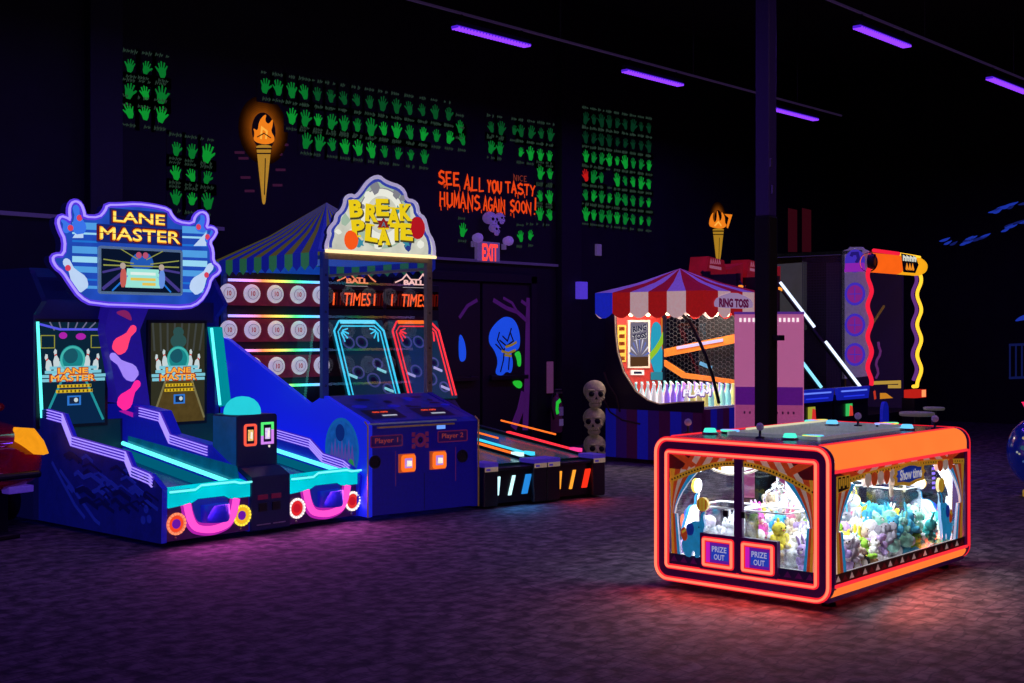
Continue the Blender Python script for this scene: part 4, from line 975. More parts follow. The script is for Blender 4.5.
for u, v, r_, c in ((351, 240, .088, (.95, .1, .012)), (417, 228, .105, (.45, .008, .015))):
    x, z = SP(u, v); m.ball((x, .735, z), (r_*.9, .02, r_*1.08), em('red sign ball %d' % u, c, .95), 20, 8)
m.build('red_ball_print', sg)
m = MB(); YL2 = em('sign yellow letters', (.86, .62, .01), .95); DKO = em('sign letter shadow', (.08, .07, .03), .7)
for tx, pos in (('BREAK', ((355, 208.5, .10), (371, 213, -.05), (381.5, 207.5, .05), (393, 216, 0), (405, 212.5, .05))), ('PLATE', ((357.5, 228.5, .1), (371, 233, -.1), (383, 236.5, .05), (395.5, 232, 0), (406, 232, -.03)))):
    for ch, (u, v, r_) in zip(tx, pos):
        x, z = SP(u, v)
        m.text(FQ, ch, x+.012, z-.012, .165, .185, .011, DKO, bold=.07, rot=r_); m.text(FQ, ch, x, z, .15, .17, .014, YL2, bold=.055, rot=r_)
        hh, ww = .075, .07
        for sgn in (1, -1):
            for off in ((-.04, .04) if ch in 'RKAE' else (0,)):
                c_, s_ = math.cos(r_), math.sin(r_); ox, oz = off, sgn*hh
                if ch in 'PTL' and False: continue
                m.flat(FQ, [(x+(ox+dx)*c_-(oz+dz)*s_, z+(ox+dx)*s_+(oz+dz)*c_) for dx, dz in ((-.024, -.009), (.024, -.009), (.024, .009), (-.024, .009))], .0145, YL2)
m.build('sign_lettering', sg)
m = MB(); x, z = SP(383, 224.5); m.flat(FQ, [(x+(.085 if k % 2 else .05)*math.cos(k*PI/6), z+(.07 if k % 2 else .04)*math.sin(k*PI/6)) for k in range(12)], .0105, em('sign red burst', (.3, .015, .015), .85)); m.text(FQ, 'A', x, z, .05, .05, .012, em('sign teal', (0, 0, 0))); m.build('red_burst', sg)
m = MB(); a = SP(326, 251); b = SP(434, 257.5); m.tube([(a[0]-.02, .71, a[1]), (b[0], .71, b[1])], .016, em('warm tube light', (1, .72, .35), 1.5)); m.build('base_light', sg)

# ================================================================== two alley rollers
def ROW(x, y=0): 
    c, s = math.cos(ROWR), math.sin(ROWR); return (ROWO[0]+x*c-y*s, ROWO[1]+x*s+y*c, 0)
TEALN = em('teal neon', (.05, .62, .9), 1.25); REDN = em('red neon', (1, .03, .05), 1.3); ORGN = em('orange neon', (1, .16, .02), 1.3); WCY = em('white cyan neon', (.55, .95, 1), 1.4)
CAPB = pm('violet blue sticker', (.1, .06, .5), .5, glow=.25, glowcol=(.08, .04, .6)); CAPY = pm('pale yellow sticker', (.6, .5, .35), .5, glow=.18, glowcol=(.8, .6, .35))
GUN = pm('gunmetal cabinet', (.012, .013, .018), .45)
def alley(name, label, x0, c, cd, nm):
    al = thing(name, label, 'arcade machine', ROW(x0), ROWR, 'pair of neon alley rollers', local=True)
    w = .79
    m = MB(); m.prism(FX(0), [(-.1, .03), (-.1, .38), (-2.3, .62), (-2.6, .9), (-3.1, .9), (-3.1, .03)], -w, 0, GUN); m.build('alley_body', al)
    for k, x in enumerate((0, w-.17)):
        m = MB(); m.box(x, x+.17, -.03, .28, .02, .40, GUN); pb = m.build('front_post', al, .01)
        m = MB(); m.box(x, x+.17, -.034, .2, .405, .445, CAPB).box(x+.005, x+.165, -.038, -.033, .36, .405, CAPY).box(x+.02, x+.07, -.04, -.036, .37, .39, CAPB); m.build('post_sticker', pb, .004)
    F = FY(.02)
    m = MB(); m.box(.17, w-.17, .02, .06, .04, .36, pm('fascia black', (.008, .008, .012), .35)); fa = m.build('fascia', al)
    m = MB(); m.box(.17, w-.17, -.01, .12, .36, .385, GUN); m.build('front_bumper', fa, .004)
    for k, (x, ww, mm) in enumerate(((.19, .03, c[0]), (.33, .035, c[0]), (.50, .07, c[1]))):
        m = MB(); m.prism(F, [(x, .11), (x+ww, .11), (x+ww+.055, .3), (x+.055, .3)] if k else [(x, .12), (x+.02, .12), (x+.04, .3), (x-.01, .3)], 0, .012, mm); m.build('slanted_light', fa)
    # playfield and rails
    m = MB(); m.add([(.12, .15, .41), (w-.12, .15, .41), (w-.12, 2.3, .63), (.12, 2.3, .63)], [(0, 1, 2, 3)], pm('alley bed '+name+label[:9], (.05, .05, .06), .2, glow=.12, glowcol=cd)); m.build('playfield', al)
    for k, (x, mm, y1) in enumerate(((.07, c[2], 1.9), (w-.07, c[3], 1.5))):
        m = MB(); m.prism(FX(x-.03), [(-.2, .38), (-.2, .44), (-2.3, .66), (-2.3, .6)], -.06, 0, GUN); rl = m.build('side_rail', al)
        m = MB(); zz = .466+(y1-.3)*.1052
        m.add([(x-.025, .3, .462), (x+.025, .3, .462), (x+.025, y1, zz), (x-.025, y1, zz), (x-.03, .3, .43), (x-.03, y1, zz-.03), (x+.03, .3, .43), (x+.03, y1, zz-.03)], [(0, 1, 2, 3), (0, 3, 5, 4), (1, 6, 7, 2), (0, 4, 6, 1)], mm); m.build('rail_neon', rl)
        m = MB(); m.box(x-.028, x+.028, .28, .42, .43, .485, c[4 + k]); m.build('rail_end_light', rl)
    m = MB(); m.tube([(w-.01, .75, .60), (w-.01, 1.7, .70)], .011, ORGN, n=6); m.tube([(.01, 1.9, .70), (.01, 2.4, .745)], .011, ORGN, n=6); m.build('upper_rail_light', al)
    # tilted target board with neon frame
    q0, q1 = Vector((.04, 2.5, .93)), Vector((.04, 2.92, 1.85)); vv = (q1-q0); L = vv.length; vv.normalize()
    FT = Fr(q0, (1, 0, 0), vv); ww = w-.08
    m = MB(); m.prism(FT, [(0, 0), (ww, 0), (ww, L), (0, L)], -.03, 0, pm('target board '+label[:8], (.01, .012, .02), .3, glow=.1, glowcol=cd)); tb = m.build('target_board', al)
    fr = [(.02, .03), (ww-.02, .03), (ww-.02, L-.14), (ww-.11, L-.02), (.11, L-.02), (.02, L-.14)]
    def ins(d): return [(.02+d, .03), (ww-.02-d, .03), (ww-.02-d, L-.15), (ww-.12-d*.3, L-.03-d), (.12+d*.3, L-.03-d), (.02+d, L-.15)]
    m = MB(); op = lambda q: [q[0], q[5], q[4], q[3], q[2], q[1]]
    m.band(FT, op(fr), .018, .002, .016, nm[0]); m.band(FT, op(ins(.05)), .010, .002, .014, nm[0])
    m.band(FT, [(.12, L-.03), (ww-.12, L-.03)], .045, .016, .02, nm[1])
    for k in range(4):
        a = -.2+k*.5
        for sgn, bx in ((1, .1), (-1, ww-.1)): m.band(FT, [(bx+sgn*.03*math.cos(a), L-.13+.03*math.sin(a)-.02*k), (bx+sgn*.11*math.cos(a), L-.13-.09*math.sin(a)-.02*k)], .013, .003, .014, nm[0])
    m.build('neon_frame', tb)
    m = MB()
    for k, (a, b, r_) in enumerate(((.25, .72, .07), (.5, .72, .07), (.7, .45, .06), (.3, .35, .07), (.55, .25, .08), (.78, .14, .06))):
        m.ring(FT, a*ww, b*L, r_, .02, .002, .008, pm('target ring violet', (.12, .1, .25), .4, glow=.2, glowcol=(.2, .25, .7))); m.disc(FT, a*ww, b*L, r_*.5, .003, pm('target hole', (.02, .02, .05), .6), 14)
    for a, b in ((.18, .3), (.75, .36), (.8, .12)): m.band(FT, [(a*ww-.06, b*L+.03), (a*ww+.05, b*L-.02)], .03, .004, .012, nm[2])
    m.build('target_rings', tb)
    # header display
    m = MB(); m.box(.0, w, 2.93, 3.1, .9, 2.28, GUN); hd = m.build('header_cabinet', al, .006)
    FH = FY(2.925); m = MB(); m.flat(FH, [(.02, 1.98), (w-.02, 1.98), (w-.02, 2.2), (.02, 2.2)], .002, pm('display black red', (.02, .002, .002), .2))
    LED = em('orange red led', (1, .10, .015), 1.35); DLED = em('dim red led', (.10, .004, .002), .8)
    m.text(FH, 'TIMES', .41, 2.09, .36, .15, .005, LED, bold=.03, shear=.12)
    for x in (.70, .15, .73-.6):
        pass
    for x, on in ((.11, (1, 0)), (.20, (0, 0)), (.66, (1, 0)), (.73, (0, 0))):
        m.band(FH, [(x-.02, 2.02), (x-.01, 2.16)], .02, .004, .007, LED if on[0] else DLED); m.band(FH, [(x+.02, 2.02), (x+.03, 2.16), (x-.005, 2.16)], .014, .004, .007, DLED)
    m.build('led_display', hd)
    m = MB(); pk = [(.12, 2.26), (.12, 2.33), (.24, 2.36), (.3, 2.43), (.36, 2.36), (.48, 2.36), (.54, 2.44), (.6, 2.36), (.68, 2.34), (.68, 2.26)]
    m.prism(FH, pk, -.03, 0, BLACK)
    m.band(FH, [(.14, 2.30), (.24, 2.34), (.3, 2.40), (.36, 2.34), (.48, 2.34), (.54, 2.41), (.6, 2.34), (.66, 2.30)], .014, .002, .012, nm[3])
    m.text(FH, 'ROLLBALL' if False else 'BALL', .41, 2.305, .3, .06, .006, nm[3], bold=.05)
    m.band(FH, [(.25, 2.245), (.55, 2.245)], .006, .002, .008, em('pale sign line', (.6, .5, .5), .8)); m.build('top_sign', hd)
    return al
PINKW = em('pinkish white sign', (1, .55, .5), 1.2); ORW = em('salmon sign', (1, .25, .12), 1.1)
alley('alley_roller', 'alley roller with teal neon frame, lit blue at its front, next to the plate booth', 1.30, (WCY, em('sky blue light', (.02, .25, .75), 1.0), TEALN, ORGN, TEALN, WCY), (.0, .2, .3), (TEALN, em('pale teal neon', (.15, .75, 1), 1.2), em('ice cyan streak', (.3, .8, .9), .9), ORW))
alley('alley_roller', 'alley roller with red neon frame, lit orange and red at its front, nearest the skulls', 2.095, (em('amber light', (1, .35, .03), 1.2), em('red slant light', (1, .03, .01), 1.1), TEALN, REDN, TEALN, em('rail magenta end', (1, .05, .3), 1.1)), (.25, .02, .05), (REDN, ORGN, em('violet streak', (.5, .45, .9), .8), PINKW))
# ================================================================== claw machine
CX0, CX1, CY0, CY1, CZ0, CZ1 = 7.065, 9.18, 3.705, 5.0, .05, 1.005
claw = thing('claw_machine', 'low four-sided claw machine outlined in red-orange neon, full of plush toys', 'claw machine', ((CX0+CX1)/2, (CY0+CY1)/2, 0))
PLUM = pm('dark plum frame', (.035, .006, .06), .35, glow=.05, glowcol=(.2, .01, .3))
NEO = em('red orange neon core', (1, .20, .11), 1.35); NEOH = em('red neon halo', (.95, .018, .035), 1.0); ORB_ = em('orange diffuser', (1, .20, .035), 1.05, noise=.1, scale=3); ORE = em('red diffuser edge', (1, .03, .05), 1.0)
for k, (X, F, sgn) in enumerate(((CX0, FX(CX0), 1), (CX1, FXb(CX1), -1))):
    y0, y1 = (-CY1, -CY0) if sgn == 1 else (CY0, CY1)
    o = rrect(y0, y1, CZ0, CZ1, .10); i_ = rrect(y0+.107, y1-.107, CZ0+.107, CZ1-.107, .012)
    m = MB(); n = len(o)
    # end frame: ring between outer and inner outline
    for d0, d1 in ((-.05, 0),):
        vs = [F(a, b, d1) for a, b in o]+[F(a, b, d1) for a, b in i_]+[F(a, b, d0) for a, b in o]+[F(a, b, d0) for a, b in i_]
        fs = []
        for q in range(n):
            r = (q+1) % n; fs += [(q, r, n+r, n+q), (2*n+q, 3*n+q, 3*n+r, 2*n+r), (q, 2*n+q, 2*n+r, r), (n+q, n+r, 3*n+r, 3*n+q)]
        m.add(vs, fs, PLUM)
    ef = m.build('end_frame', claw)
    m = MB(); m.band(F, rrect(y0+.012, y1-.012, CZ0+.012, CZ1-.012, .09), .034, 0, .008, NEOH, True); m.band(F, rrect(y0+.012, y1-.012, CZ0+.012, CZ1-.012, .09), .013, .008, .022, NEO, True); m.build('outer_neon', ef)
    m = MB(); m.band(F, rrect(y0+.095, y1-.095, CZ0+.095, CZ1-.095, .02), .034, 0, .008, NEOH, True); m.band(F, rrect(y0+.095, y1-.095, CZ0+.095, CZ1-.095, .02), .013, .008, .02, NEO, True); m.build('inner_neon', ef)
    mid = (y0+y1)/2
    m = MB(); m.prism(F, [(mid-.03, CZ0+.11), (mid+.03, CZ0+.11), (mid+.03, CZ1-.11), (mid-.03, CZ1-.11)], -.02, .006, PLUM); m.build('mullion', ef)
    for s_ in (-1, 1):
        a, b = (mid+.03, mid+.54) if s_ == 1 else (mid-.54, mid-.03)
        m = MB(); m.flat(F, [(a-.03, CZ0+.11), (b+.03, CZ0+.11), (b+.03, CZ1-.11), (a-.03, CZ1-.11)], -.03, CLEAR); m.build('window_pane', ef)
        # prize door
        dx0 = mid+.03 if s_ == 1 else mid-.265; dx1 = dx0+.235; dz0, dz1 = CZ0+.13, CZ0+.13+.19
        m = MB(); m.prism(F, [(dx0-.02, dz0-.02), (dx1+.02, dz0-.02), (dx1+.02, dz1+.025), (dx0-.02, dz1+.025)], -.03, .012, PLUM); pd = m.build('prize_door', ef, .004)
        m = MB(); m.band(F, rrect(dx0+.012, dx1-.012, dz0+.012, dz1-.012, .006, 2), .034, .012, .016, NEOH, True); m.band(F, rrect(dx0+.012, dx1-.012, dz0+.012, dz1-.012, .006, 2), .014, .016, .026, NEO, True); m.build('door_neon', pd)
        m = MB(); m.flat(F, [(dx0+.03, dz0+.03), (dx1-.03, dz0+.03), (dx1-.03, dz1-.03), (dx0+.03, dz1-.03)], .014, em('door violet glow', (.12, .01, .32), .9))
        m.flat(F, [(dx0+.03, dz0+.03), (dx0+.06, dz0+.03), (dx0+.06, dz1-.03), (dx0+.03, dz1-.03)], .016, em('door magenta edge', (.6, .01, .5), .9)); m.flat(F, [(dx0+.07, dz0+.05), (dx1-.035, dz0+.05), (dx1-.035, dz1-.05), (dx0+.07, dz1-.05)], .017, em('door blue flap', (.02, .05, .5), .8))
        TXT = em('door pale letters', (.45, .42, .7), .8)
        m.text(F, 'PRIZE', (dx0+dx1)/2+.015, dz1-.07, .11, .036, .02, TXT, bold=.02); m.text(F, 'OUT', (dx0+dx1)/2+.015, dz0+.07, .08, .036, .02, TXT, bold=.02); m.build('door_flap', pd)
    for s_ in (-1, 1):
        m = MB(); m.box(*(sorted((X-.02*sgn, X+.0))), *(sorted((CY0+.67-.05*s_, CY0+.67-.08*s_))), .52, .56, BLACK); m.build('hinge', ef)
# long sides: rounded diffuser rails top and bottom, side glass
for k, (Y, s_) in enumerate(((CY0, 1), (CY1, -1))):
    for top_ in (1, 0):
        cz = CZ1-.1 if top_ else CZ0+.1
        m = MB(); pr = []
        for q in range(9):
            a = (PI/2*q/8); pr.append((.1*math.cos(a), .1*math.sin(a)))
        # quarter round
        vs = []; n = len(pr)
        for x in (CX0+.05, CX1-.05):
            for a, b in pr: vs.append((x, Y+.1*s_-s_*a, cz+(b if top_ else -b)))
        m.add(vs, [(q, q+1, n+q+1, n+q) for q in range(n-1)], ORB_, True)
        h = .055 if top_ else .0
        if top_: m.box(CX0+.05, CX1-.05, *sorted((Y, Y+.02*s_)), cz-h, cz, ORB_)
        rl = m.build('diffuser_rail', claw)
        m = MB(); e = cz-h if top_ else cz
        m.tube([(CX0+.05, Y, e), (CX1-.05, Y, e)], .012, ORE, n=6); m.tube([(CX0+.05, Y+.1*s_, CZ1 if top_ else CZ0), (CX1-.05, Y+.1*s_, CZ1 if top_ else CZ0)], .01, ORE, n=6); m.build('rail_edge_light', rl)
    F = FY(CY0) if s_ == 1 else FYb(CY1)
    x0, x1 = (CX0, CX1) if s_ == 1 else (-CX1, -CX0)
    m = MB(); m.flat(F, [(x0+.04, CZ0+.1), (x1-.04, CZ0+.1), (x1-.04, CZ1-.15), (x0+.04, CZ1-.15)], -.02, CLEAR); m.build('side_glass', claw)
    m = MB(); m.box(CX0+.01, CX0+.07, *sorted((Y, Y+.05*s_)), CZ0+.08, CZ1-.14, PLUM).box(CX1-.07, CX1-.01, *sorted((Y, Y+.05*s_)), CZ0+.08, CZ1-.14, PLUM); m.build('corner_post', claw)
    m = MB(); m.tube([(CX1-.03 if s_ == 1 else CX0+.03, Y-.004*s_, CZ0+.1), (CX1-.03 if s_ == 1 else CX0+.03, Y-.004*s_, CZ1-.15)], .008, NEOH, n=6); m.build('corner_neon', claw)
# printed circus art on the glass, colour outside and white backing inside
A_ = dict(red=pm('printed red orange', (.75, .10, .02), .6, glow=.22), red2=pm('printed maroon', (.16, .015, .02), .6, glow=.1), wht=pm('printed cream', (.8, .62, .5), .6, glow=.22), gold=pm('printed gold', (.8, .42, .03), .6, glow=.25), blu=pm('printed sky blue', (.015, .30, .62), .6, glow=.42), bl2=pm('printed royal blue', (.01, .06, .55), .6, glow=.2),
          yel=pm('printed yellow', (.85, .6, .05), .6, glow=.25), back=pm('white print backing', (.9, .9, .92), .7, glow=.35), navy=pm('printed navy', (.012, .012, .10), .6, glow=.1), pur=pm('printed purple', (.12, .01, .2), .6, glow=.1), brn=pm('printed dark brown', (.04, .02, .01), .6), skin=pm('printed pale trim', (.7, .6, .55), .6, glow=.2))
def elephant(add, cx, cz, s, fl):
    def T(pts): return [(cx+fl*x*s, cz+z*s) for x, z in pts]
    body = smooth([(-.35, -.95), (-.05, -1.0), (0, -.72), (.12, -.72), (.1, -.98), (.36, -.95), (.36, -.45), (.52, -.1), (.5, .12), (.58, .3), (.5, .55), (.5, .72), (.6, .8), (.52, .86), (.38, .72), (.38, .5), (.3, .42), (.1, .45), (-.1, .35), (-.2, .12), (-.42, -.2), (-.5, -.6)], True, 1)
    add(T(body), A_['blu'], True)
    add(T([(.45+.27*math.cos(a*PI/8), 1.12+.27*math.sin(a*PI/8)) for a in range(16)]), A_['yel'], True)
    add(T(smooth([(-.25, .3), (0, .36), (.1, .15), (.02, -.12), (-.2, -.15), (-.3, .05)], True, 1)), A_['bl2'], False)
    add(T(smooth([(-.55, .05), (-.32, .22), (-.2, -.2), (-.32, -.4), (-.5, -.3)], True, 1)), A_['red'], False)
    add(T([(-.5, -.02), (-.3, .12), (-.27, .04), (-.46, -.1)]), A_['yel'], False)
    add(T([(.3+.03*math.cos(a), .22+.03*math.sin(a)) for a in range(6)]), A_['navy'], False)
    for k in (-1, 0, 1): add(T([(.45+k*.12-.03, .86), (.45+k*.12+.03, .86), (.45+k*.14+.03, 1.38), (.45+k*.14-.03, 1.38)]) if k == 0 else T([(.45+k*.15-.02, .95), (.45+k*.15+.02, .95), (.45+k*.17+.02, 1.3), (.45+k*.17-.02, 1.3)]), A_['red'] if k else A_['gold'], False)
def art(F, W_, H_, ox, oz, sides, name='printed_art'):
    front = MB(); back = MB(); lay = [0]
    def add(pts, mm, backed=True, d=None):
        lay[0] += 1
        front.flat(F, pts, -.014+.0001*lay[0], mm)
        if backed: back.flat(F, pts, -.024-.0001*lay[0], A_['back'])
    def P(a, b): return (ox+a*W_, oz+b*H_)
    # arch: gold scalloped lower edge with striped awning above
    N = 18
    def arch(t): return .75+.20*math.sin(PI*min(1, max(0, t))) if sides == 'end' else .88+.06*math.sin(PI*t)
    for k in range(N):
        t0, t1 = k/N, (k+1)/N
        add([P(t0, arch(t0)), P(t1, arch(t1)), P(.5+(t1-.5)*.8, 1), P(.5+(t0-.5)*.8, 1)], A_['red'] if k % 2 else A_['wht'])
    for sd in (0, 1):
        add([P(sd, 1), P(sd, .78), P(abs(sd-.1), .88), P(abs(sd-.16), 1)], A_['red2'], False); add([P(abs(sd-.0), 1), P(abs(sd-.16), .88), P(abs(sd-.2), .91), P(abs(sd-.1), 1)], A_['red'], False)
    pts = [P(t/24, arch(t/24)) for t in range(25)]
    gb = MB(); front.band(F, pts, .035, -.0135+.002, -.0132+.003, A_['gold'])
    for t in range(1, 48): x, z = P(t/48, arch(t/48)); front.disc(F, x, z, .007, -.009, A_['brn'], 6)
    # curtains
    for sd in (0, 1):
        fl = -1 if sd else 1
        def C(a, b): return P(sd+fl*a, b)
        wd = .21 if sides == 'end' else .14
        cols = [A_['gold'], A_['red'], A_['wht'], A_['red'], A_['blu']]
        for k in range(5):
            a0, a1 = k/5*wd, (k+1)/5*wd
            g = lambda a: .012+a*.12
            L_ = []; R_ = []
            for j in range(7):
                t = j/6; sp_ = (t**1.6)
                L_.append(C(lerp(g(a0), a0, sp_), lerp(.46, .86, t))); R_.append(C(lerp(g(a1), a1, sp_), lerp(.46, .86, t)))
            add(L_+R_[::-1], cols[k])
        for k in range(3):
            a0, a1 = .012+k*.014, .012+(k+1)*.014
            add([C(a0, .46), C(a1, .46), C(a1*1.5, .08), C(a0*1.5, .08)], [A_['gold'], A_['red'], A_['blu']][k])
    # bunting strip along the bottom
    add([P(.0, .0), P(1, .0), P(1, .10), P(0, .10)], A_['navy'] if sides == 'end' else A_['brn'])
    nb = 14 if sides == 'end' else 22
    for k in range(nb):
        a = (k+.5)/nb; wv = .36/nb
        up = [P(a-wv, .03), P(a+wv, .03), P(a, .085)]
        add(up, A_['pur'] if sides == 'end' else (A_['red2'] if k % 2 else A_['skin']), False)
    if sides == 'end': elephant(add, *P(.17, .31), .17, 1)
    else:
        elephant(add, *P(.84, .38), .19, -1)
        add([P(.0, .8), P(.1, .82), P(.1, .95), P(0, .95)], A_['gold'], False); add([P(.02, .81), P(.09, .83), P(.09, .94), P(.02, .94)], A_['brn'], False)
        for k in range(5): x, z = P(.03+k*.013, .84+.02*(k % 2)); add([(x-.01, z), (x+.01, z), (x+.01, z+.06), (x-.01, z+.06)], A_['gold'], False)
        # swags
        for k, a in enumerate((.24, .34, .62, .72)): pass
        for k in range(7):
            a = .2+k*.045
            if a > .44: continue
            add(smooth([P(a, .93), P(a+.045, .93), P(a+.045, .84), P(a+.0225, .79), P(a, .84)], True, 1), A_['red'] if k % 2 else A_['wht'])
        for k in range(3):
            a = .76+k*.045; add(smooth([P(a, .93), P(a+.045, .93), P(a+.045, .85), P(a+.0225, .81), P(a, .85)], True, 1), A_['wht'] if k % 2 else A_['red'])
        # show sign
        sx0, sx1, sz0, sz1 = .40, .66, .74, .97
        def S(a, b): return P(lerp(sx0, sx1, a), lerp(sz0, sz1, b))
        shp = [(0, .5), (.06, .62), (.04, .8), (.18, .84), (.3, .94), (.5, 1), (.7, .94), (.82, .84), (.96, .8), (.94, .62), (1, .5), (.94, .38), (.96, .14), (.75, .12), (.5, 0), (.25, .12), (.04, .14), (.06, .38)]
        add([S(a, b) for a, b in shp], A_['gold']); add([S(.5+(a-.5)*.80, .5+(b-.5)*.70) for a, b in shp], A_['bl2'], False)
        cx, cz = S(.5, .52); front.text(F, 'Show time', cx, cz, .26*W_*.66, .07, .006, A_['back'], bold=.03)
    f = front.build(name, claw); back.build('print_backing', f)
EW, EH = CY1-CY0-.212, CZ1-CZ0-.212
art(FX(CX0), EW, EH, -CY1+.106, CZ0+.106, 'end'); art(FXb(CX1), EW, EH, CY0+.106, CZ0+.106, 'end')
SW, SH = CX1-CX0-.14, CZ1-CZ0-.25
art(FY(CY0), SW, SH, CX0+.07, CZ0+.1, 'side'); art(FYb(CY1), SW, SH, -CX1+.07, CZ0+.1, 'side')
# base, play floor, ceiling, top deck
WHTB = pm('white play floor', (.85, .86, .9), .5)
m = MB(); m.box(CX0+.03, CX1-.03, CY0+.03, CY1-.03, CZ0+.0, CZ0+.09, PLUM); m.box(CX0+.05, CX1-.05, CY0+.04, CY1-.04, CZ0+.09, CZ0+.11, WHTB); m.build('base_tray', claw)
for x in (CX0+.2, CX1-.2):
    for y in (CY0+.12, CY1-.12):
        MB().lathe((x, y, 0), [(.045, 0), (.045, .02), (.02, .03), (.02, .06)], BLACK, 12).build('foot', claw)
m = MB(); m.box(CX0+.02, CX1-.02, CY0+.1, CY1-.1, CZ1-.02, CZ1, STEEL)
TOPM = pm('grey lacquer deck', (.10, .07, .12), .25, .3)
m = MB(); bx0, bx1, by0, by1 = CX0+.42, CX1-.3, CY0+.3, CY1-.3
for r in ((CX0+.01, CX1-.01, CY0+.1, by0), (CX0+.01, CX1-.01, by1, CY1-.1), (CX0+.01, bx0, by0, by1), (bx1, CX1-.01, by0, by1)): m.box(r[0], r[1], r[2], r[3], CZ1-.02, CZ1, TOPM)
dk = m.build('top_deck', claw)
SILV = pm('silver tray', (.62, .64, .66), .35, .25, glow=.16, glowcol=(.6, .66, .75))
m = MB()
for a in ((bx0, bx1, by0, by0+.015), (bx0, bx1, by1-.015, by1), (bx0, bx0+.015, by0, by1), (bx1-.015, bx1, by0, by1)): m.box(*a, CZ1-.05, CZ1+.022, SILV)
m.box(bx0, bx1, by0, by1, CZ1-.05, CZ1-.045, pm('frosted deck glass', (.2, .2, .22), .12, glow=.05, glowcol=(.7, .75, .85))); m.build('glass_well', dk)
m = MB(); m.tube([(bx0+.2, by1-.03, CZ1+.03), (bx1-.05, by1-.03, CZ1+.03)], .008, em('warm deck strip', (.8, .75, .5), .9), n=6); m.build('well_light', dk)
def station(u, v, bu, bv, c1, lu=None):
    x, y = wZ(u, v+9, CZ1); J = MB(); J.lathe((x, y, CZ1), [(.03, 0), (.03, .008), (.009, .012), (.008, .055), (.012, .06)], STEEL, 14); j = J.build('joystick', dk)
    MB().ball((x, y, CZ1+.075), .026, pm('violet grey ball', (.35, .25, .45), .25, glow=.08, glowcol=(.5, .3, .8)), 16, 10).build('joystick_ball', j)
    x, y = wZ(bu, bv+3, CZ1); B = MB(); B.lathe((x, y, CZ1), [(.05, 0), (.05, .01), (.042, .022), (.042, .03), (.035, .04), (.001, .042)], em('lit button '+str(c1), c1, 1.2), 18); B.lathe((x, y, CZ1-.001), [(.055, 0), (.055, .012), (.052, .015)], METAL, 18); B.build('lit_button', dk)
TEB = (.08, .9, .65); SKB = (.15, .6, 1)
station(688, 424, 710, 431, TEB); station(760, 429, 790, 436.5, TEB); station(858, 417, 832, 422.5, SKB); station(935, 420, 907, 427, SKB)
for (a, b, z0) in (((722, 430), (738, 431), 0), ((803, 436), (823, 436), 0), ((806, 421), (826, 420), 0), ((876, 424), (897, 423), 0)):
    p0, p1 = wZ(*a, CZ1+.02), wZ(*b, CZ1+.02); L_ = (Vector(p1)-Vector(p0)); cpt = (Vector(p0)+Vector(p1))/2; L = L_.length; dr_ = L_.normalized(); pr_ = Vector((-dr_.y, dr_.x))
    ol = [cpt+dr_*(L/2*math.cos(q*PI/10))+pr_*(.045*math.sin(q*PI/10)) for q in range(20)]
    m = MB(); m.prism(FZ(CZ1), [(p.x, p.y) for p in ol], 0, .02, BLACK); tr = m.build('coin_pad', dk)
    m = MB(); m.tube([(p.x, p.y, CZ1+.02) for p in ol], .007, rainbow('deck rainbow', 1.2, 0, 4.0), True, 6); m.build('pad_light', tr)
# inside: gantry, claws, chutes, chains
INK_ = pm('dark gantry metal', (.02, .02, .03), .35, .4); CHROME = pm('chrome', (.7, .72, .75), .2, .9); WPL = pm('white plastic', (.8, .82, .85), .4, glow=.1)
m = MB()
for x in (CX0+.5, CX1-.5): m.box(x-.02, x+.02, CY0+.08, CY1-.08, .87, .90, INK_)
m.box(CX0+.08, CX1-.08, (CY0+CY1)/2-.02, (CY0+CY1)/2+.02, .87, .90, INK_); m.build('gantry', claw)
clawpos = ((CX0+.62, CY0+.42, .58), (CX0+.75, CY1-.5, .6), (CX1-.75, CY0+.62, .62), (CX1-.6, CY1-.35, .6))
for x, y, z in clawpos:
    m = MB(); m.box(x-.07, x+.07, y-.06, y+.06, .80, .87, INK_); m.box(x-.05, x+.0, y-.061, y-.05, .81, .85, CHROME); m.lathe((x, y, z+.06), [(.012, 0), (.012, .18)], CHROME, 8); m.lathe((x, y, z), [(.02, -.02), (.04, 0), (.045, .05), (.02, .07)], CHROME, 16); cl = m.build('claw', claw)
    for k in range(3):
        a = 2*PI*k/3+.4; m = MB(); c_, s_ = math.cos(a), math.sin(a)
        m.tube([(x+r*c_, y+r*s_, z+h) for r, h in ((.03, .03), (.08, .0), (.1, -.05), (.08, -.11), (.045, -.14))], [.009, .009, .008, .007, .005], CHROME, n=6); m.build('claw_finger', cl)
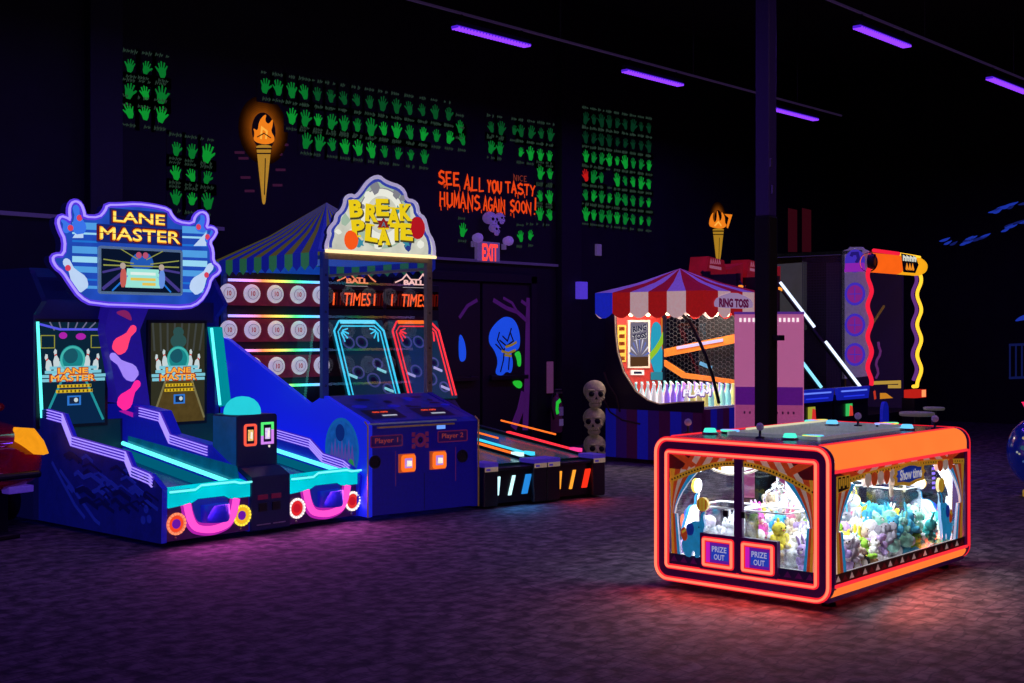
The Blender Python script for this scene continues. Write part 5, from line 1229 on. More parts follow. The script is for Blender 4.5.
    # hanging chain loop
for k, (x0, y0, x1, y1, dz) in enumerate(((CX0+.3, CY0+.30, CX0+.36, CY0+.25, .34), (CX0+.5, CY0+.22, CX0+.56, CY0+.2, .28), (CX1-1.0, CY0+.15, CX1-.94, CY0+.15, .27), (CX0+.2, CY1-.25, CX0+.3, CY1-.65, .10), (CX1-.45, CY0+.3, CX1-.42, CY0+.3, .3))):
    m = MB(); m.tube([(lerp(x0, x1, t/10), lerp(y0, y1, t/10), .86-dz*(1-(2*t/10-1)**2)**.5) for t in range(11)], .009, pm('beige cable chain', (.7, .62, .5), .5, glow=.05), n=6); m.build('cable_chain', claw)
ACR = glass('acrylic', (.93, .95, .97), 1.6)
for k, (x0, x1, y0, y1) in enumerate(((CX0+.06, CX0+.34, CY0+.34, CY0+.64), (CX0+.06, CX0+.34, CY0+.70, CY0+1.0), (CX1-.34, CX1-.06, CY0+.34, CY0+.64), (CX1-.34, CX1-.06, CY0+.70, CY0+1.0))):
    m = MB(); z0, z1 = CZ0+.12, .56
    for a in ((x0, x1, y0, y0+.008), (x0, x1, y1-.008, y1), (x0, x0+.008, y0, y1), (x1-.008, x1, y0, y1)): m.box(*a, z0, z1, ACR)
    m.tube([(x0, y0, z1), (x1, y0, z1), (x1, y1, z1), (x0, y1, z1)], .006, WPL, True, 6); m.build('prize_chute', claw)
m = MB(); tx, ty = CX0+1.25, CY0+.95; m.box(tx-.05, tx+.05, ty-.05, ty+.05, .2, .82, WPL); m.box(tx-.1, tx+.1, ty-.1, ty+.1, .2, .52, WPL); m.build('centre_tower', claw, .01)
m = MB()
for k in range(7): m.box(CX1-.49, CX1-.46, CY0+.06, CY0+.07, .60+.034*k, .615+.034*k, em('violet blue dot', (.25, .15, 1), 1.6))
m.build('led_dots', claw)
m = MB(); WS = em('white led strip', (.85, .93, 1), 3.5)
for y in (CY0+.13, CY1-.13): m.box(CX0+.1, CX1-.1, y-.012, y+.012, .868, .876, WS)
m.build('led_strip', claw)
for x in (CX0+.45, CX1-.45):
    for y in (CY0+.3, CY1-.3): lamp('claw light', 'AREA', (x, y, .855), 13.0, (.92, .96, 1), .5, aim=(x, y, 0))
# plush toys
PC = dict(white=(.82, .82, .84), cream=(.8, .68, .5), pink=(.85, .25, .4), sky=(.08, .5, .75), teal=(.04, .42, .42), mint=(.35, .75, .6), yellow=(.85, .7, .06), lilac=(.55, .4, .75), green=(.3, .6, .06), grey=(.3, .3, .36), magenta=(.7, .05, .45), black=(.02, .02, .025), brown=(.35, .18, .08), red=(.55, .06, .08))
def plushmat(c): return pm('plush '+c, PC[c], .95, noise=.18, scale=60, bump=.35)
EYE = pm('plush eye black', (.01, .01, .012), .2); MUZ = pm('plush muzzle', (.85, .8, .74), .9)
pl_cache = {}
def plush(kind, c):
    k = (kind, c)
    if k in pl_cache: return pl_cache[k]
    m = MB(); M = plushmat(c); B = lambda p, r, mm=M: m.ball(p, r, mm, 10, 7)
    B((0, 0, .05), (.055, .05, .058)); B((0, -.01, .13), (.05, .047, .045))
    for s in (-1, 1):
        B((s*.06, -.015, .065), (.022, .02, .035)); B((s*.035, -.05, .02), (.024, .036, .022)); m.ball((s*.018, -.052, .14), .006, EYE, 6, 5)
    if kind == 'bear':
        for s in (-1, 1): B((s*.038, -.005, .17), (.02, .012, .02))
        m.ball((0, -.05, .122), (.02, .014, .015), MUZ, 8, 5); m.ball((0, -.063, .127), .005, EYE, 6, 4); m.ball((0, -.045, .05), (.033, .012, .036), MUZ, 8, 5)
    elif kind == 'bunny':
        for s in (-1, 1): B((s*.02, 0, .2), (.013, .01, .045))
        m.ball((0, -.05, .122), (.016, .012, .012), MUZ, 8, 5)
    elif kind == 'elephant':
        for s in (-1, 1): B((s*.062, .0, .135), (.034, .012, .036))
        m.tube([(0, -.05, .125), (0, -.075, .105), (0, -.08, .075)], [.014, .012, .009], M, n=7)
    elif kind == 'octopus':
        for q in range(6): B((.055*math.cos(q), .055*math.sin(q), .02), (.022, .022, .018))
        B((0, -.005, .14), (.062, .058, .055))
    elif kind == 'penguin':
        m.ball((0, -.03, .05), (.036, .03, .045), MUZ, 8, 6); m.add([(-.01, -.05, .125), (.01, -.05, .125), (0, -.072, .12), (0, -.05, .133)], [(0, 1, 2), (0, 2, 3), (1, 3, 2)], plushmat('yellow'))
    elif kind == 'chick':
        m.add([(-.012, -.05, .125), (.012, -.05, .125), (0, -.075, .12), (0, -.05, .136)], [(0, 1, 2), (0, 2, 3), (1, 3, 2)], plushmat('red')); B((0, 0, .185), (.012, .01, .018))
    o = m.build('plush_'+kind, None)
    pl_cache[k] = [o, False]; return pl_cache[k]
def put(kind, c, x, y, z, rz, sc_, label, tilt=None):
    rec = plush(kind, c); o = rec[0]
    if rec[1]: o = o.copy(); COL.objects.link(o)
    rec[1] = True
    o.location = (x, y, z); o.rotation_euler = (tilt[0] if tilt else random.uniform(-.5, .5), tilt[1] if tilt else random.uniform(-.4, .4), rz); o.scale = (sc_,)*3
    tag(o, label, 'plush toy', 'plush toys heaped in the claw machine')
KN = {'bear': 'teddy bear', 'bunny': 'rabbit', 'elephant': 'elephant', 'octopus': 'octopus', 'penguin': 'penguin', 'chick': 'chick'}
kinds = ['bear', 'bunny', 'elephant', 'octopus', 'bear']
def heap(x, y): # fill height of the toys
    return .22+.07*min(1, max(0, (x-CX0-.3)/.9))+.04*math.sin(x*7)*math.cos(y*5)+.07*max(0, (y-CY0-.3))
spots = []
for iy in range(11):
    for ix in range(18):
        x = CX0+.14+ix*.110+random.uniform(-.02, .02); y = CY0+.11+iy*.108+random.uniform(-.02, .02)
        if x > CX1-.12 or y > CY1-.12: continue
        if any(a-.05 < x < b+.05 and c-.05 < y < d+.05 for a, b, c, d in ((CX0+.06, CX0+.34, CY0+.34, CY0+1.0), (CX1-.34, CX1-.06, CY0+.34, CY0+1.0), (tx-.1, tx+.1, ty-.1, ty+.1))): continue
        spots.append((x, y))
for x, y in spots:
    fx = (x-CX0)/(CX1-CX0); z = heap(x, y)
    if fx > .52 and random.random() < .62: c = random.choice(('teal', 'sky', 'mint', 'sky', 'teal'))
    elif fx < .3 or y > CY0+.8: c = random.choice(('white', 'white', 'cream', 'lilac', 'white', 'yellow', 'white'))
    else: c = random.choice(('white', 'pink', 'mint', 'white', 'cream', 'sky', 'yellow', 'white', 'lilac', 'green', 'grey'))
    k = random.choice(kinds)
    put(k, c, x, y, z, random.uniform(-1.9, .5), random.uniform(.66, .92), '%s plush %s lying in the claw machine heap' % (c, KN[k]))
# filler layer beneath
m = MB()
for k in range(420):
    x = random.uniform(CX0+.1, CX1-.1); y = random.uniform(CY0+.08, CY1-.1)
    if any(a-.03 < x < b+.03 and c-.03 < y < d+.03 for a, b, c, d in ((CX0+.06, CX0+.34, CY0+.34, CY0+1.0), (CX1-.34, CX1-.06, CY0+.34, CY0+1.0))): continue
    z = random.uniform(CZ0+.14, heap(x, y)-.0); m.ball((x, y, z), random.uniform(.035, .055), plushmat(random.choice(('white', 'white', 'cream', 'white', 'lilac', 'mint', 'sky' if x > CX0+1 else 'white', 'brown' if x < CX0+1 and y < CY0+.4 else 'white'))), 8, 6)
tag(m.build('toy_filling', None, org=(CX0+1, CY0+.6, CZ0+.12)), 'jumble of pastel plush limbs packed beneath the claw machine toys', 'plush filling', kind='stuff')
for kind, c, u, v, Y, s, lab in (('bear', 'pink', 876, 530, CY0+.45, 1.05, 'bright pink plush bear sitting high on the heap behind the side window'), ('bunny', 'magenta', 757, 513, CY1-.5, 1.0, 'magenta plush rabbit seen through the right pane of the end window'),
        ('chick', 'yellow', 778, 518, CY1-.72, 1.0, 'yellow plush chick on the white heap near the end window curtain'), ('octopus', 'sky', 903, 545, CY0+.16, 1.3, 'large blue plush octopus pressed against the side window'), ('octopus', 'teal', 935, 530, CY0+.2, 1.15, 'large teal plush octopus under the white silhouette, right in the side window'),
        ('penguin', 'black', 861, 578, CY0+.10, .8, 'black plush penguin at the bottom of the side window'), ('bear', 'brown', 853, 575, CY0+.1, .8, 'brown plush bear at the lower left of the side window'), ('chick', 'green', 915, 562, CY0+.1, .85, 'lime green plush chick low in the side window'), ('bear', 'red', 873, 563, CY0+.14, .8, 'small dark red plush bear low in the side window'), ('bear', 'mint', 912, 517, CY0+.3, 1.0, 'mint plush bear peeking up at the top of the heap')):
    (x, z), = wY(Y, (u, v)); x = min(x, CX1-.14); put(kind, c, x, Y, max(.17, min(z-.1*s*.9, heap(x, Y)+.07)), -.3, s, lab, tilt=(0, 0))
# ================================================================== ring toss stall
RX0, RX1, RY0, RY1 = 13.5, 14.8, 8.81, 10.36
rt = thing('ring_toss_stall', 'ring toss arcade stall with scalloped red and white striped canopy', 'arcade machine', ((RX0+RX1)/2, (RY0+RY1)/2, 0))
STB = pm('stripe blue', (.01, .015, .25), .5, glow=.22, glowcol=(.012, .012, .55)); STM = pm('stripe maroon', (.05, .006, .04), .5, glow=.05, glowcol=(.2, .01, .2)); STV = pm('stripe violet', (.025, .01, .12), .5, glow=.08, glowcol=(.08, .01, .35))
m = MB(); N = 9
for i in range(N):
    a, b = lerp(-RY1, -RY0, i/N), lerp(-RY1, -RY0, (i+1)/N); m.prism(FX(RX0), [(a, .06), (b, .06), (b, .71), (a, .71)], -.04, 0, (STB, STV, STM)[i % 3])
    a, b = lerp(RX0, RX1, i/N), lerp(RX0, RX1, (i+1)/N); m.prism(FY(RY0), [(a, .06), (b, .06), (b, .74), (a, .74)], -.04, 0, (STM, STB, STV)[i % 3])
m.box(RX0+.04, RX1, RY0+.04, RY1, .06, .74, STM); m.build('striped_base', rt)
m = MB()
for u0, v0, pts in ((606, 410, [(604, 400), (610, 412), (622, 420), (640, 424)]), (606, 380, [(604, 372), (608, 384), (616, 396), (620, 412)])): m.tube([(RX0-.01, -a, b) for a, b in wX(RX0-.01, *pts)], .012, pm('brown branch print', (.06, .04, .015), .7), n=6)
m.build('base_print', rt)
# window surround on the left face
win = wX(RX0, (615, 312), (616, 335), (618, 352), (624, 372), (636, 391), (648, 400), (660, 404), (680, 402), (704, 401))
m = MB(); sur = [(-RY1, 2.22), (-RY1, .70)]+[(-RY0-.02, .70)]+[(-RY0-.02, win[-1][1])]+win[::-1][1:]+[(win[0][0], 2.22)]
m.prism(FX(RX0), sur, -.03, .004, pm('black maroon surround', (.02, .006, .02), .5)); m.build('window_surround', rt)
m = MB(); m.band(FX(RX0), win, .014, .004, .014, pm('cream window trim', (.5, .35, .25), .4, glow=.12, glowcol=(1, .6, .3))); m.build('window_trim', rt)
m = MB(); m.flat(FX(RX0-.0), [(-RY1+.1, .9), (-RY0, .9), (-RY0, 2.2), (-RY1+.1, 2.2)], -.035, CLEAR); m.build('front_glass', rt); 
m = MB(); m.flat(FY(RY0), [(RX0, .75), (RX1, .75), (RX1, 2.2), (RX0, 2.2)], -.02, CLEAR); m.build('side_glass', rt)
a0 = wX(RX0-.02, (668, 309), (678, 311), (690, 322), (699, 340), (704, 352)); a1 = wY(RY0-.02, (705, 354), (713, 378), (719, 403))
m = MB(); m.tube([(RX0-.02, -a, b) for a, b in a0]+[(a, RY0-.02, b) for a, b in a1], .022, BLACK, n=8); m.build('arched_bow', rt)
# rear red poster wall
FP = FY(RY1-.03)
def RP(*pp): return wY(RY1-.03, *pp)
m = MB(); m.flat(FP, [(RX0, .7), (RX1, .7), (RX1, 2.2), (RX0, 2.2)], 0, pm('red stall wall', (.6, .03, .02), .6, glow=.12)); wl = m.build('poster_wall', rt)
m = MB(); m.prism(FP, RP((627, 320), (649, 320), (649, 368), (627, 368)), .0, .02, pm('poster cream frame', (.8, .65, .5), .5, glow=.25)); po = m.build('poster', wl)
m = MB(); q = RP((629, 322), (647, 322), (647, 366), (629, 366)); px0, pz1 = q[0]; px1, pz0 = q[2]
m.flat(FP, q, .022, em('poster grey violet', (.22, .19, .26), .8)); m.flat(FP, [(px0, pz0), (px1, pz0), (px1, pz0+.13), (px0, pz0+.13)], .023, em('poster brown', (.12, .05, .02), .8))
cx, cz = (px0+px1)/2, pz0+.12
for k in range(9): a = PI*(.08+k*.105); m.flat(FP, [(cx+.06*math.cos(a), cz+.06*math.sin(a)), (cx+.24*math.cos(a-.06), cz+.26*math.sin(a-.06)), (cx+.24*math.cos(a+.06), cz+.26*math.sin(a+.06))], .024, em('poster ray white', (.8, .75, .9), .9) if k % 2 else em('poster ray blue', (.15, .2, .6), .9))
DKT = em('poster dark letters', (.03, .03, .08), .8)
for tx, f in (('RING', .86), ('TOSS', .68)):
    z = lerp(pz0, pz1, f); m.text(FP, tx, cx+.006, z-.006, (px1-px0)*.82, .085, .025, em('poster pale shadow', (.7, .65, .65), .9), bold=.08, rot=.12); m.text(FP, tx, cx, z, (px1-px0)*.78, .08, .027, DKT, bold=.05, rot=.12)
m.build('poster_print', po)
m = MB(); yq = RP((617, 325), (625.5, 325), (625.5, 362), (617, 362)); m.prism(FP, yq, 0, .01, pm('yellow board', (.75, .45, .05), .6, glow=.3)); yb = m.build('yellow_board', wl); m = MB()
for k in range(5):
    z = lerp(yq[2][1]+.05, yq[0][1]-.05, k/4); a, b = yq[0][0]+.02, yq[1][0]-.02
    m.text(FP, ('RULES', 'WIN', 'TOSS', 'RINGS', 'WIN')[k] if False else 'IIII', (a+b)/2, z, (b-a)*.8, .05, .012, em('board dark red', (.35, .02, .01), .8), bold=.06)
m.build('board_lettering', yb)
m = MB(); m.prism(FP, RP((630, 370), (643, 370), (643, 375), (630, 375)), 0, .02, pm('white plaque', (.8, .75, .7), .5, glow=.35)); pq = m.build('plaque', wl); m = MB(); q = RP((632.5, 371.5), (640.5, 371.5), (640.5, 373.8), (632.5, 373.8)); m.flat(FP, q, .022, DKT); m.build('plaque_print', pq)
m = MB(); m.flat(FP, smooth(RP((650, 372), (650, 330), (653, 322), (658, 322), (662, 330), (664, 372)), True, 1), .012, em('sky blue decor', (.03, .42, .62), .85)); m.flat(FP, RP((660, 318), (664, 318), (664, 346), (661, 350)), .013, em('orange decor', (.8, .2, .03), .8))
m.band(FP, RP((649, 357), (655, 350), (660, 342), (664, 332)), .09, .014, .02, em('lime swoosh', (.35, .62, .03), .9)); m.flat(FP, RP((650, 372), (664, 372), (664, 380), (650, 380)), .013, em('teal decor', (.04, .3, .4), .8)); m.build('swoosh_print', wl)
# hex mesh side with orange ramps behind
m = MB(); m.box(RX1-.03, RX1, RY0, RY1, .7, .78, STM).box(RX1-.03, RX1, RY0, RY0+.05, .7, 2.2, DARK).box(RX1-.05, RX1, RY1-.08, RY1-.02, .7, 2.2, DARK); m.build('rear_frame', rt)
m = MB(); HXC = pm('grey mesh wire', (.2, .2, .22), .5, .4, glow=.05); hr = .034
for i in range(26):
    for j in range(24):
        cy = RY0+.03+i*hr*1.5*1.2; cz_ = 1.02+j*hr*1.732+(hr*.866 if i % 2 else 0)
        if cy > RY1-.1 or cz_ > 2.18: continue
        P6 = [(RX1-.02, cy+hr*math.cos(q*PI/3), cz_+hr*math.sin(q*PI/3)) for q in range(4)]
        m.tube(P6, .0035, HXC, n=3)
m.build('hex_mesh', rt)
m = MB(); ORR = pm('orange ramp', (.8, .2, .02), .5, glow=.28)
FI = FX(RX1-.15)
m.prism(FI, wX(RX1-.15, (664, 349), (735, 334), (735, 343), (664, 357)), -.05, .0, ORR); m.prism(FI, wX(RX1-.15, (664, 360), (684, 373), (735, 380), (735, 384), (682, 378), (664, 366)), -.05, 0, ORR); m.build('orange_ramp', rt)
m = MB(); a, b = wX(RX1-.16, (677, 348), (723, 340)); m.band(FX(RX1-.16), [a, b], .04, .0, .01, em('lilac strip light', (.75, .62, 1), 1.2)); m.build('ramp_light', rt)
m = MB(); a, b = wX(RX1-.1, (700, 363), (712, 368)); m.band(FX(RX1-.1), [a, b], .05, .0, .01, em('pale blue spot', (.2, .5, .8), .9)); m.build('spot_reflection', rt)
# canopy
cxm, cym = (RX0+RX1)/2-.05, (RY0+RY1)/2+.0
(ay, az), = wX(cxm, (677, 268.5)); ap = Vector((cxm, cym, az))
e0x, e1x, e0y, e1y, ez = RX0-.1, RX1+.05, RY0-.08, RY1+.1, 2.23
CR = pm('red canvas', (.5, .012, .012), .8, glow=.13, glowcol=(.6, .01, .02)); CW = pm('white canvas', (.72, .6, .72), .8, glow=.06, glowcol=(.6, .4, .8)); VR = pm('bulb-lit red valance', (.55, .015, .01), .8, glow=.34, glowcol=(.6, .014, .008)); VW = pm('bulb-lit white valance', (.75, .62, .58), .8, glow=.42, glowcol=(.85, .55, .45)); CVB = pm('blue lit canvas', (.02, .04, .6), .8, glow=.4, glowcol=(.015, .03, .7)); CRD = pm('red canvas inner', (.35, .01, .01), .8)  # valance emits the bulbs' warm light, roof white a violet cast, both painted in
m = MB(); val = MB()
for k, (a, b, S) in enumerate((((e0x, e1y), (e0x, e0y), 6), ((e0x, e0y), (e1x, e0y), 5), ((e1x, e0y), (e1x, e1y), 7), ((e1x, e1y), (e0x, e1y), 6))):
    for i in range(S):
        p, q = [Vector((lerp(a[0], b[0], t), lerp(a[1], b[1], t), ez)) for t in (i/S, (i+1)/S)]
        mm = CW if (i % 2 == (1 if k else 0)) else CR
        mp, mq_ = p*.5+ap*.5-Vector((0, 0, .03)), q*.5+ap*.5-Vector((0, 0, .03))
        vm = VR if mm is CR else VW
        if k == 0 and i == 0: vm = CVB
        m.add([p, q, mq_, mp, ap], [(0, 1, 2, 3), (3, 2, 4)], CW if (k == 0 and i == 0) else mm)
        out = [p, q]; L = .27
        sc_ = [p.lerp(q, t)-Vector((0, 0, L+.07*math.sin(PI*t))) for t in (1, .8, .6, .4, .2, 0)]
        val.add([p, q]+sc_, [tuple(range(8))], vm)
cn = m.build('canopy', rt); val.build('valance', cn)
FV = FY(e0y-.01); m = MB(); q = wY(e0y-.01, (717, 297), (750, 297), (750, 308), (717, 308))
m.flat(FV, smooth([(q[0][0]-.05, q[3][1]), (q[1][0]+.05, q[3][1]), (q[1][0]+.08, (q[0][1]+q[3][1])/2), (q[1][0], q[0][1]), ((q[0][0]+q[1][0])/2, q[0][1]+.08), (q[0][0], q[0][1]), (q[0][0]-.08, (q[0][1]+q[3][1])/2)], True, 1), .002, em('sign pale lilac', (.34, .22, .42), .8)); m.text(FV, 'RING TOSS', (q[0][0]+q[1][0])/2, (q[0][1]+q[3][1])/2, (q[1][0]-q[0][0])*.9, .115, .005, em('sign maroon letters', (.10, .005, .05), .8), bold=.06)
m.build('canopy_sign', cn)
BUL = em('warm bulb', (1, .85, .5), 5.0)
for u, v in ((631, 314), (648, 314), (668, 313), (676, 312), (690, 313)):
    (a, b), = wX(RX0+.06, (u, v)); MB().ball((RX0+.06, -a, b), .035, BUL, 10, 7).build('light_bulb', rt)
for u, v in ((709, 310), (716, 314), (727, 314)):
    (a, b), = wY(RY0+.05, (u, v)); MB().ball((a, RY0+.05, b), .035, BUL, 10, 7).build('light_bulb', rt)
m = MB(); (a0_, b0_), = wX(RX0-.015, (704, 396)); m.text(FX(RX0-.012), 'FLAM', a0_-.105, b0_+.032, .42, .10, .0, em('violet letter shadow', (.16, .03, .4), .9), bold=.1, rot=.06, shear=.15); m.text(FX(RX0-.018), 'FLAM', a0_-.1, b0_+.04, .40, .085, .0, em('white slanted lettering', (.9, .85, .95), 1.1), bold=.06, rot=.06, shear=.15); m.build('front_lettering', rt)
m = MB(); m.box(RX0+.04, RX1-.05, RY0+.06, RY1-.05, .74, .765, pm('bottle bed white', (.6, .55, .7), .5, glow=.08)); m.build('bottle_bed', rt)
# bottles
BC = [('aqua', (.35, .85, .85)), ('white', (.9, .88, .85)), ('lilac', (.6, .4, .95)), ('pink', (1, .35, .45)), ('yellow', (.85, .75, .25)), ('violet', (.4, .2, .9))]
protos = {}
for i in range(9):
    for j in range(14):
        x = RX0+.11+i*.135; y = RY1-.12-j*.099
        if y < RY0+.1: continue
        t = j/13
        c = 0 if t < .3 else random.choice((1, 3)) if t < .45 else random.choice((2, 5, 1)) if t < .8 else random.choice((4, 1, 0))
        if random.random() < .12: c = random.randrange(6)
        nm, col = BC[c]
        if c not in protos:
            mb = MB(); mb.lathe((0, 0, 0), [(.034, 0), (.038, .02), (.038, .11), (.03, .15), (.014, .2), (.013, .25), (.017, .252), (.017, .27), (.001, .271)], pm('bottle '+nm, col, .25, glow=.42, glowcol=col), 10); o = mb.build('ring_toss_bottle'); protos[c] = [o, 0]
        o = protos[c][0]
        if protos[c][1]: o = o.copy(); COL.objects.link(o)
        protos[c][1] = 1; o.location = (x, y, .766)
        tag(o, '%s bottle standing in the bottle field of the ring toss stall' % nm, 'bottle', 'ring toss bottles')
lamp('stall light', 'AREA', ((RX0+RX1)/2, (RY0+RY1)/2, 2.15), 34, (1, .86, .7), .8, aim=((RX0+RX1)/2, (RY0+RY1)/2, 0))

# ================================================================== pink kiosk
kt = 12.9; d_ = ray(769, 320); kx, ky = d_[0]*kt, d_[1]*kt
kk = thing('kiosk', 'tall plain pink kiosk with a violet band, behind the steel column', 'kiosk', (kx, ky, 0), math.atan2(ky, kx)-PI/2, local=True)
kw = 68/FPX*kt/2; kz = CAMZ+20/FPX*kt
PK = pm('pink kiosk paint', (.6, .22, .42), .5, glow=.42, glowcol=(.78, .2, .44), noise=.06, scale=3); PKD = pm('rose kiosk paint', (.5, .14, .32), .5, glow=.32, glowcol=(.7, .12, .36)); VB = pm('violet kiosk band', (.16, .02, .3), .5, glow=.28, glowcol=(.2, .015, .42))  # pink and rose emission stands in for light falling on the kiosk
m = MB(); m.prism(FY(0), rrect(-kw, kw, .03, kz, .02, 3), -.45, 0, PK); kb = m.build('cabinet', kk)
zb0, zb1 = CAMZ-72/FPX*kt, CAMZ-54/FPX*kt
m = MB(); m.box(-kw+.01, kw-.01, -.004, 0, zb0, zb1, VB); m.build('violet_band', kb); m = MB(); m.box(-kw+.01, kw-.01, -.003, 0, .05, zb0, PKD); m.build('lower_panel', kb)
m = MB()
for k in range(14): x = lerp(-kw+.06, kw-.06, k/13); m.box(x-.011, x+.011, -.006, 0, kz-.09, kz-.05, em('white slot light', (1, .85, .9), 1.0))
m.build('light_slots', kb)
m = MB(); m.box(-kw-.004, kw+.004, -.01, .45, kz-.012, kz+.012, pm('violet top trim', (.2, .08, .4), .4, glow=.2, glowcol=(.3, .08, .8))); m.build('top_trim', kb)
m = MB()
for k in range(10): x = lerp(-kw+.1, kw-.1, k/9); m.box(x-.008, x+.008, -.005, 0, zb0-.09, zb0-.065, pm('dark rose hole', (.2, .04, .15), .6))
m.build('vent_holes', kb)

# ================================================================== two ball-shooting machines with lit rails
BTUB = em('white blue tube', (.68, .78, 1), 1.5); BTUB2 = em('sky blue tube', (.25, .7, .95), 1.3)
def hoop(x0, label, tubes, scr):
    h = thing('hoop_machine', label, 'arcade machine', (x0+.5, 9.2, 0), 0, 'pair of ball-shooting machines')
    w = 1.0; y0 = 8.3
    m = MB(); m.prism(FX(x0), [(-y0, .05), (-y0, .85), (-y0-.12, .95), (-y0-.6, .78), (-10.0, .9), (-10.1, .05)], -w, 0, GUN); m.build('base_cabinet', h, .01)
    m = MB(); m.prism(FY(y0-.01), [(x0+.06, .78), (x0+w-.06, .78), (x0+w-.02, .95), (x0+.02, .95)], -.02, .03, pm('blue lit fascia', (.01, .015, .2), .3, glow=.5, glowcol=(.01, .02, .6), noise=.6, scale=5)); fs = m.build('front_fascia', h, .006)
    m = MB(); m.box(x0+.12, x0+w-.12, y0-.05, y0-.04, .89, .91, em('fascia blue white', (.15, .25, 1), 1)).box(x0+.2, x0+w-.2, y0-.05, y0-.04, .82, .835, em('fascia blue', (.02, .04, .8), 1)); m.build('fascia_light', fs)
    m = MB(); m.flat(FY(y0-.012), [(x0+.3, .55), (x0+.52, .55), (x0+.5, .72), (x0+.3, .72)], .002, em('score yellow green '+label[:5], scr[0], .7)); m.flat(FY(y0-.012), [(x0+.40, .55), (x0+.52, .55), (x0+.5, .68), (x0+.42, .7)], .004, em('score red '+label[:5], scr[1], .8)); m.build('score_screen', h)
    for k, (xo, mm, on) in enumerate(tubes):
        x = x0+xo; m = MB(); a, b = Vector((x, y0+.05, .93)), Vector((x, 9.72, 2.55))
        m.box(x-.03, x+.03, 9.66, 9.75, .85, 2.55, STEEL); m.tube([a+Vector((0, .06, 0)), b+Vector((0, .06, 0))], .03, BLACK, n=6); rl = m.build('sloped_rail', h)
        for t0, t1 in on:
            m = MB(); m.tube([a.lerp(b, t0), a.lerp(b, t1)], .022, mm, n=8); m.build('rail_tube', rl)
    m = MB(); m.box(x0+.05, x0+w-.05, 9.75, 9.8, .9, 2.5, pm('smoky backboard', (.03, .03, .04), .4)); m.box(x0+.0, x0+.06, 9.2, 9.8, .05, 2.5, GUN); m.build('backboard', h)
    m = MB(); FH = FY(9.7); hz0 = 2.30
    m.prism(FH, [(x0, hz0), (x0+.45, hz0), (x0+.52, hz0+.1), (x0+w-.02, hz0+.02), (x0+w, hz0+.4), (x0+.62, hz0+.3), (x0+.55, hz0+.22), (x0+.5, hz0+.42), (x0+.1, hz0+.46)], -.3, 0, pm('red header', (.45, .012, .02), .45, glow=.14, glowcol=(.7, .015, .03), noise=.5, scale=4)); hd = m.build('red_header', h)
    m = MB(); m.flat(FH, [(x0+.12, hz0+.30), (x0+.42, hz0+.28), (x0+.42, hz0+.32), (x0+.12, hz0+.34)], .004, pm('pink header letters', (.6, .2, .3), .5, glow=.25, glowcol=(.9, .3, .4)))
    for k in range(5): m.band(FH, [(x0+.14+k*.055, hz0+.36), (x0+.155+k*.055, hz0+.42), (x0+.175+k*.055, hz0+.36)], .012, .003, .006, MATS['pink header letters'])
    m.band(FH, [(x0+.02, hz0+.05), (x0+.1, hz0+.12), (x0+.16, hz0+.1)], .08, .003, .006, em('red orange glow print', (.9, .06, .01), .8)); m.band(FH, [(x0+.3, hz0+.06), (x0+.45, hz0+.2)], .07, .003, .006, em('dim red print', (.4, .015, .01), .8)); m.build('header_print', hd)
    m = MB(); m.band(FY(9.6), [(x0+.5, 2.36), (x0+.6, 2.38), (x0+.66, 2.35), (x0+.78, 2.36), (x0+.86, 2.34)], .04, 0, .01, em('orange flame strip', (1, .3, .03), 1.1)); m.build('flame_strip', hd)
    return h
hoop(14.87, 'left ball-shooting machine with sky-blue lit rail, partly behind the pink kiosk', ((.84, BTUB2, ((0.02, .42),)), (.06, BTUB2, ((.55, .95),))), ((.5, .5, .05), (.8, .03, .03)))
hoop(15.93, 'right ball-shooting machine with two long white lit rails, beside the wavy neon machine', ((.88, BTUB, ((0, .40), (.53, .94))), ), ((.05, .7, .15), (.8, .05, .03)))

# ================================================================== wavy neon shooting gallery
GX, GY, GX1, GYB, GT = 17.4, 8.52, 19.45, 10.3, 2.92
gg = thing('shooting_gallery', 'tall dark arcade booth outlined by wavy red and yellow neon under an orange barrel sign', 'arcade machine', ((GX+GX1)/2, 9.4, 0))
WPN = pm('grey white side board', (.4, .36, .45), .5, glow=.12, glowcol=(.5, .4, .75)); TGB = em('target blue', (.06, .03, .55), .8); TGP = em('target purple', (.28, .02, .30), .7)
m = MB(); p0 = wX(GX, (842, 251), (848, 249), (850, 247), (862, 247), (864, 249), (868, 251), (868, 376), (842, 379)); m.prism(FX(GX), p0, -.04, 0, WPN); sb = m.build('side_board', gg)
m = MB(); fx = FX(GX)
for v in (294, 325, 354.5):
    (a, b), = wX(GX, (855, v)); m.disc(fx, a, b, .165, .003, TGB, 24, ry=.17); m.disc(fx, a, b, .125, .005, TGP, 24, ry=.13); m.band(fx, [(a-.1, b), (a+.1, b)], .012, .006, .008, TGB); m.band(fx, [(a, b-.1), (a, b+.1)], .012, .006, .008, TGB)
(a, b), = wX(GX, (855, 263)); m.disc(fx, a, b+.03, .16, .003, TGB, 24, ry=.17); m.band(fx, [(a-.06, b+.1), (a-.04, b+.14), (a+.04, b+.14), (a+.06, b+.06), (a+.02, b)], .05, .005, .008, em('emblem dark', (.02, .01, .2), .8)); m.flat(fx, [(a-.17, b-.13), (a+.17, b-.13), (a+.15, b+.0), (a-.15, b+.0)], .009, em('emblem purple', (.30, .02, .5), .8)); m.build('target_print', sb)
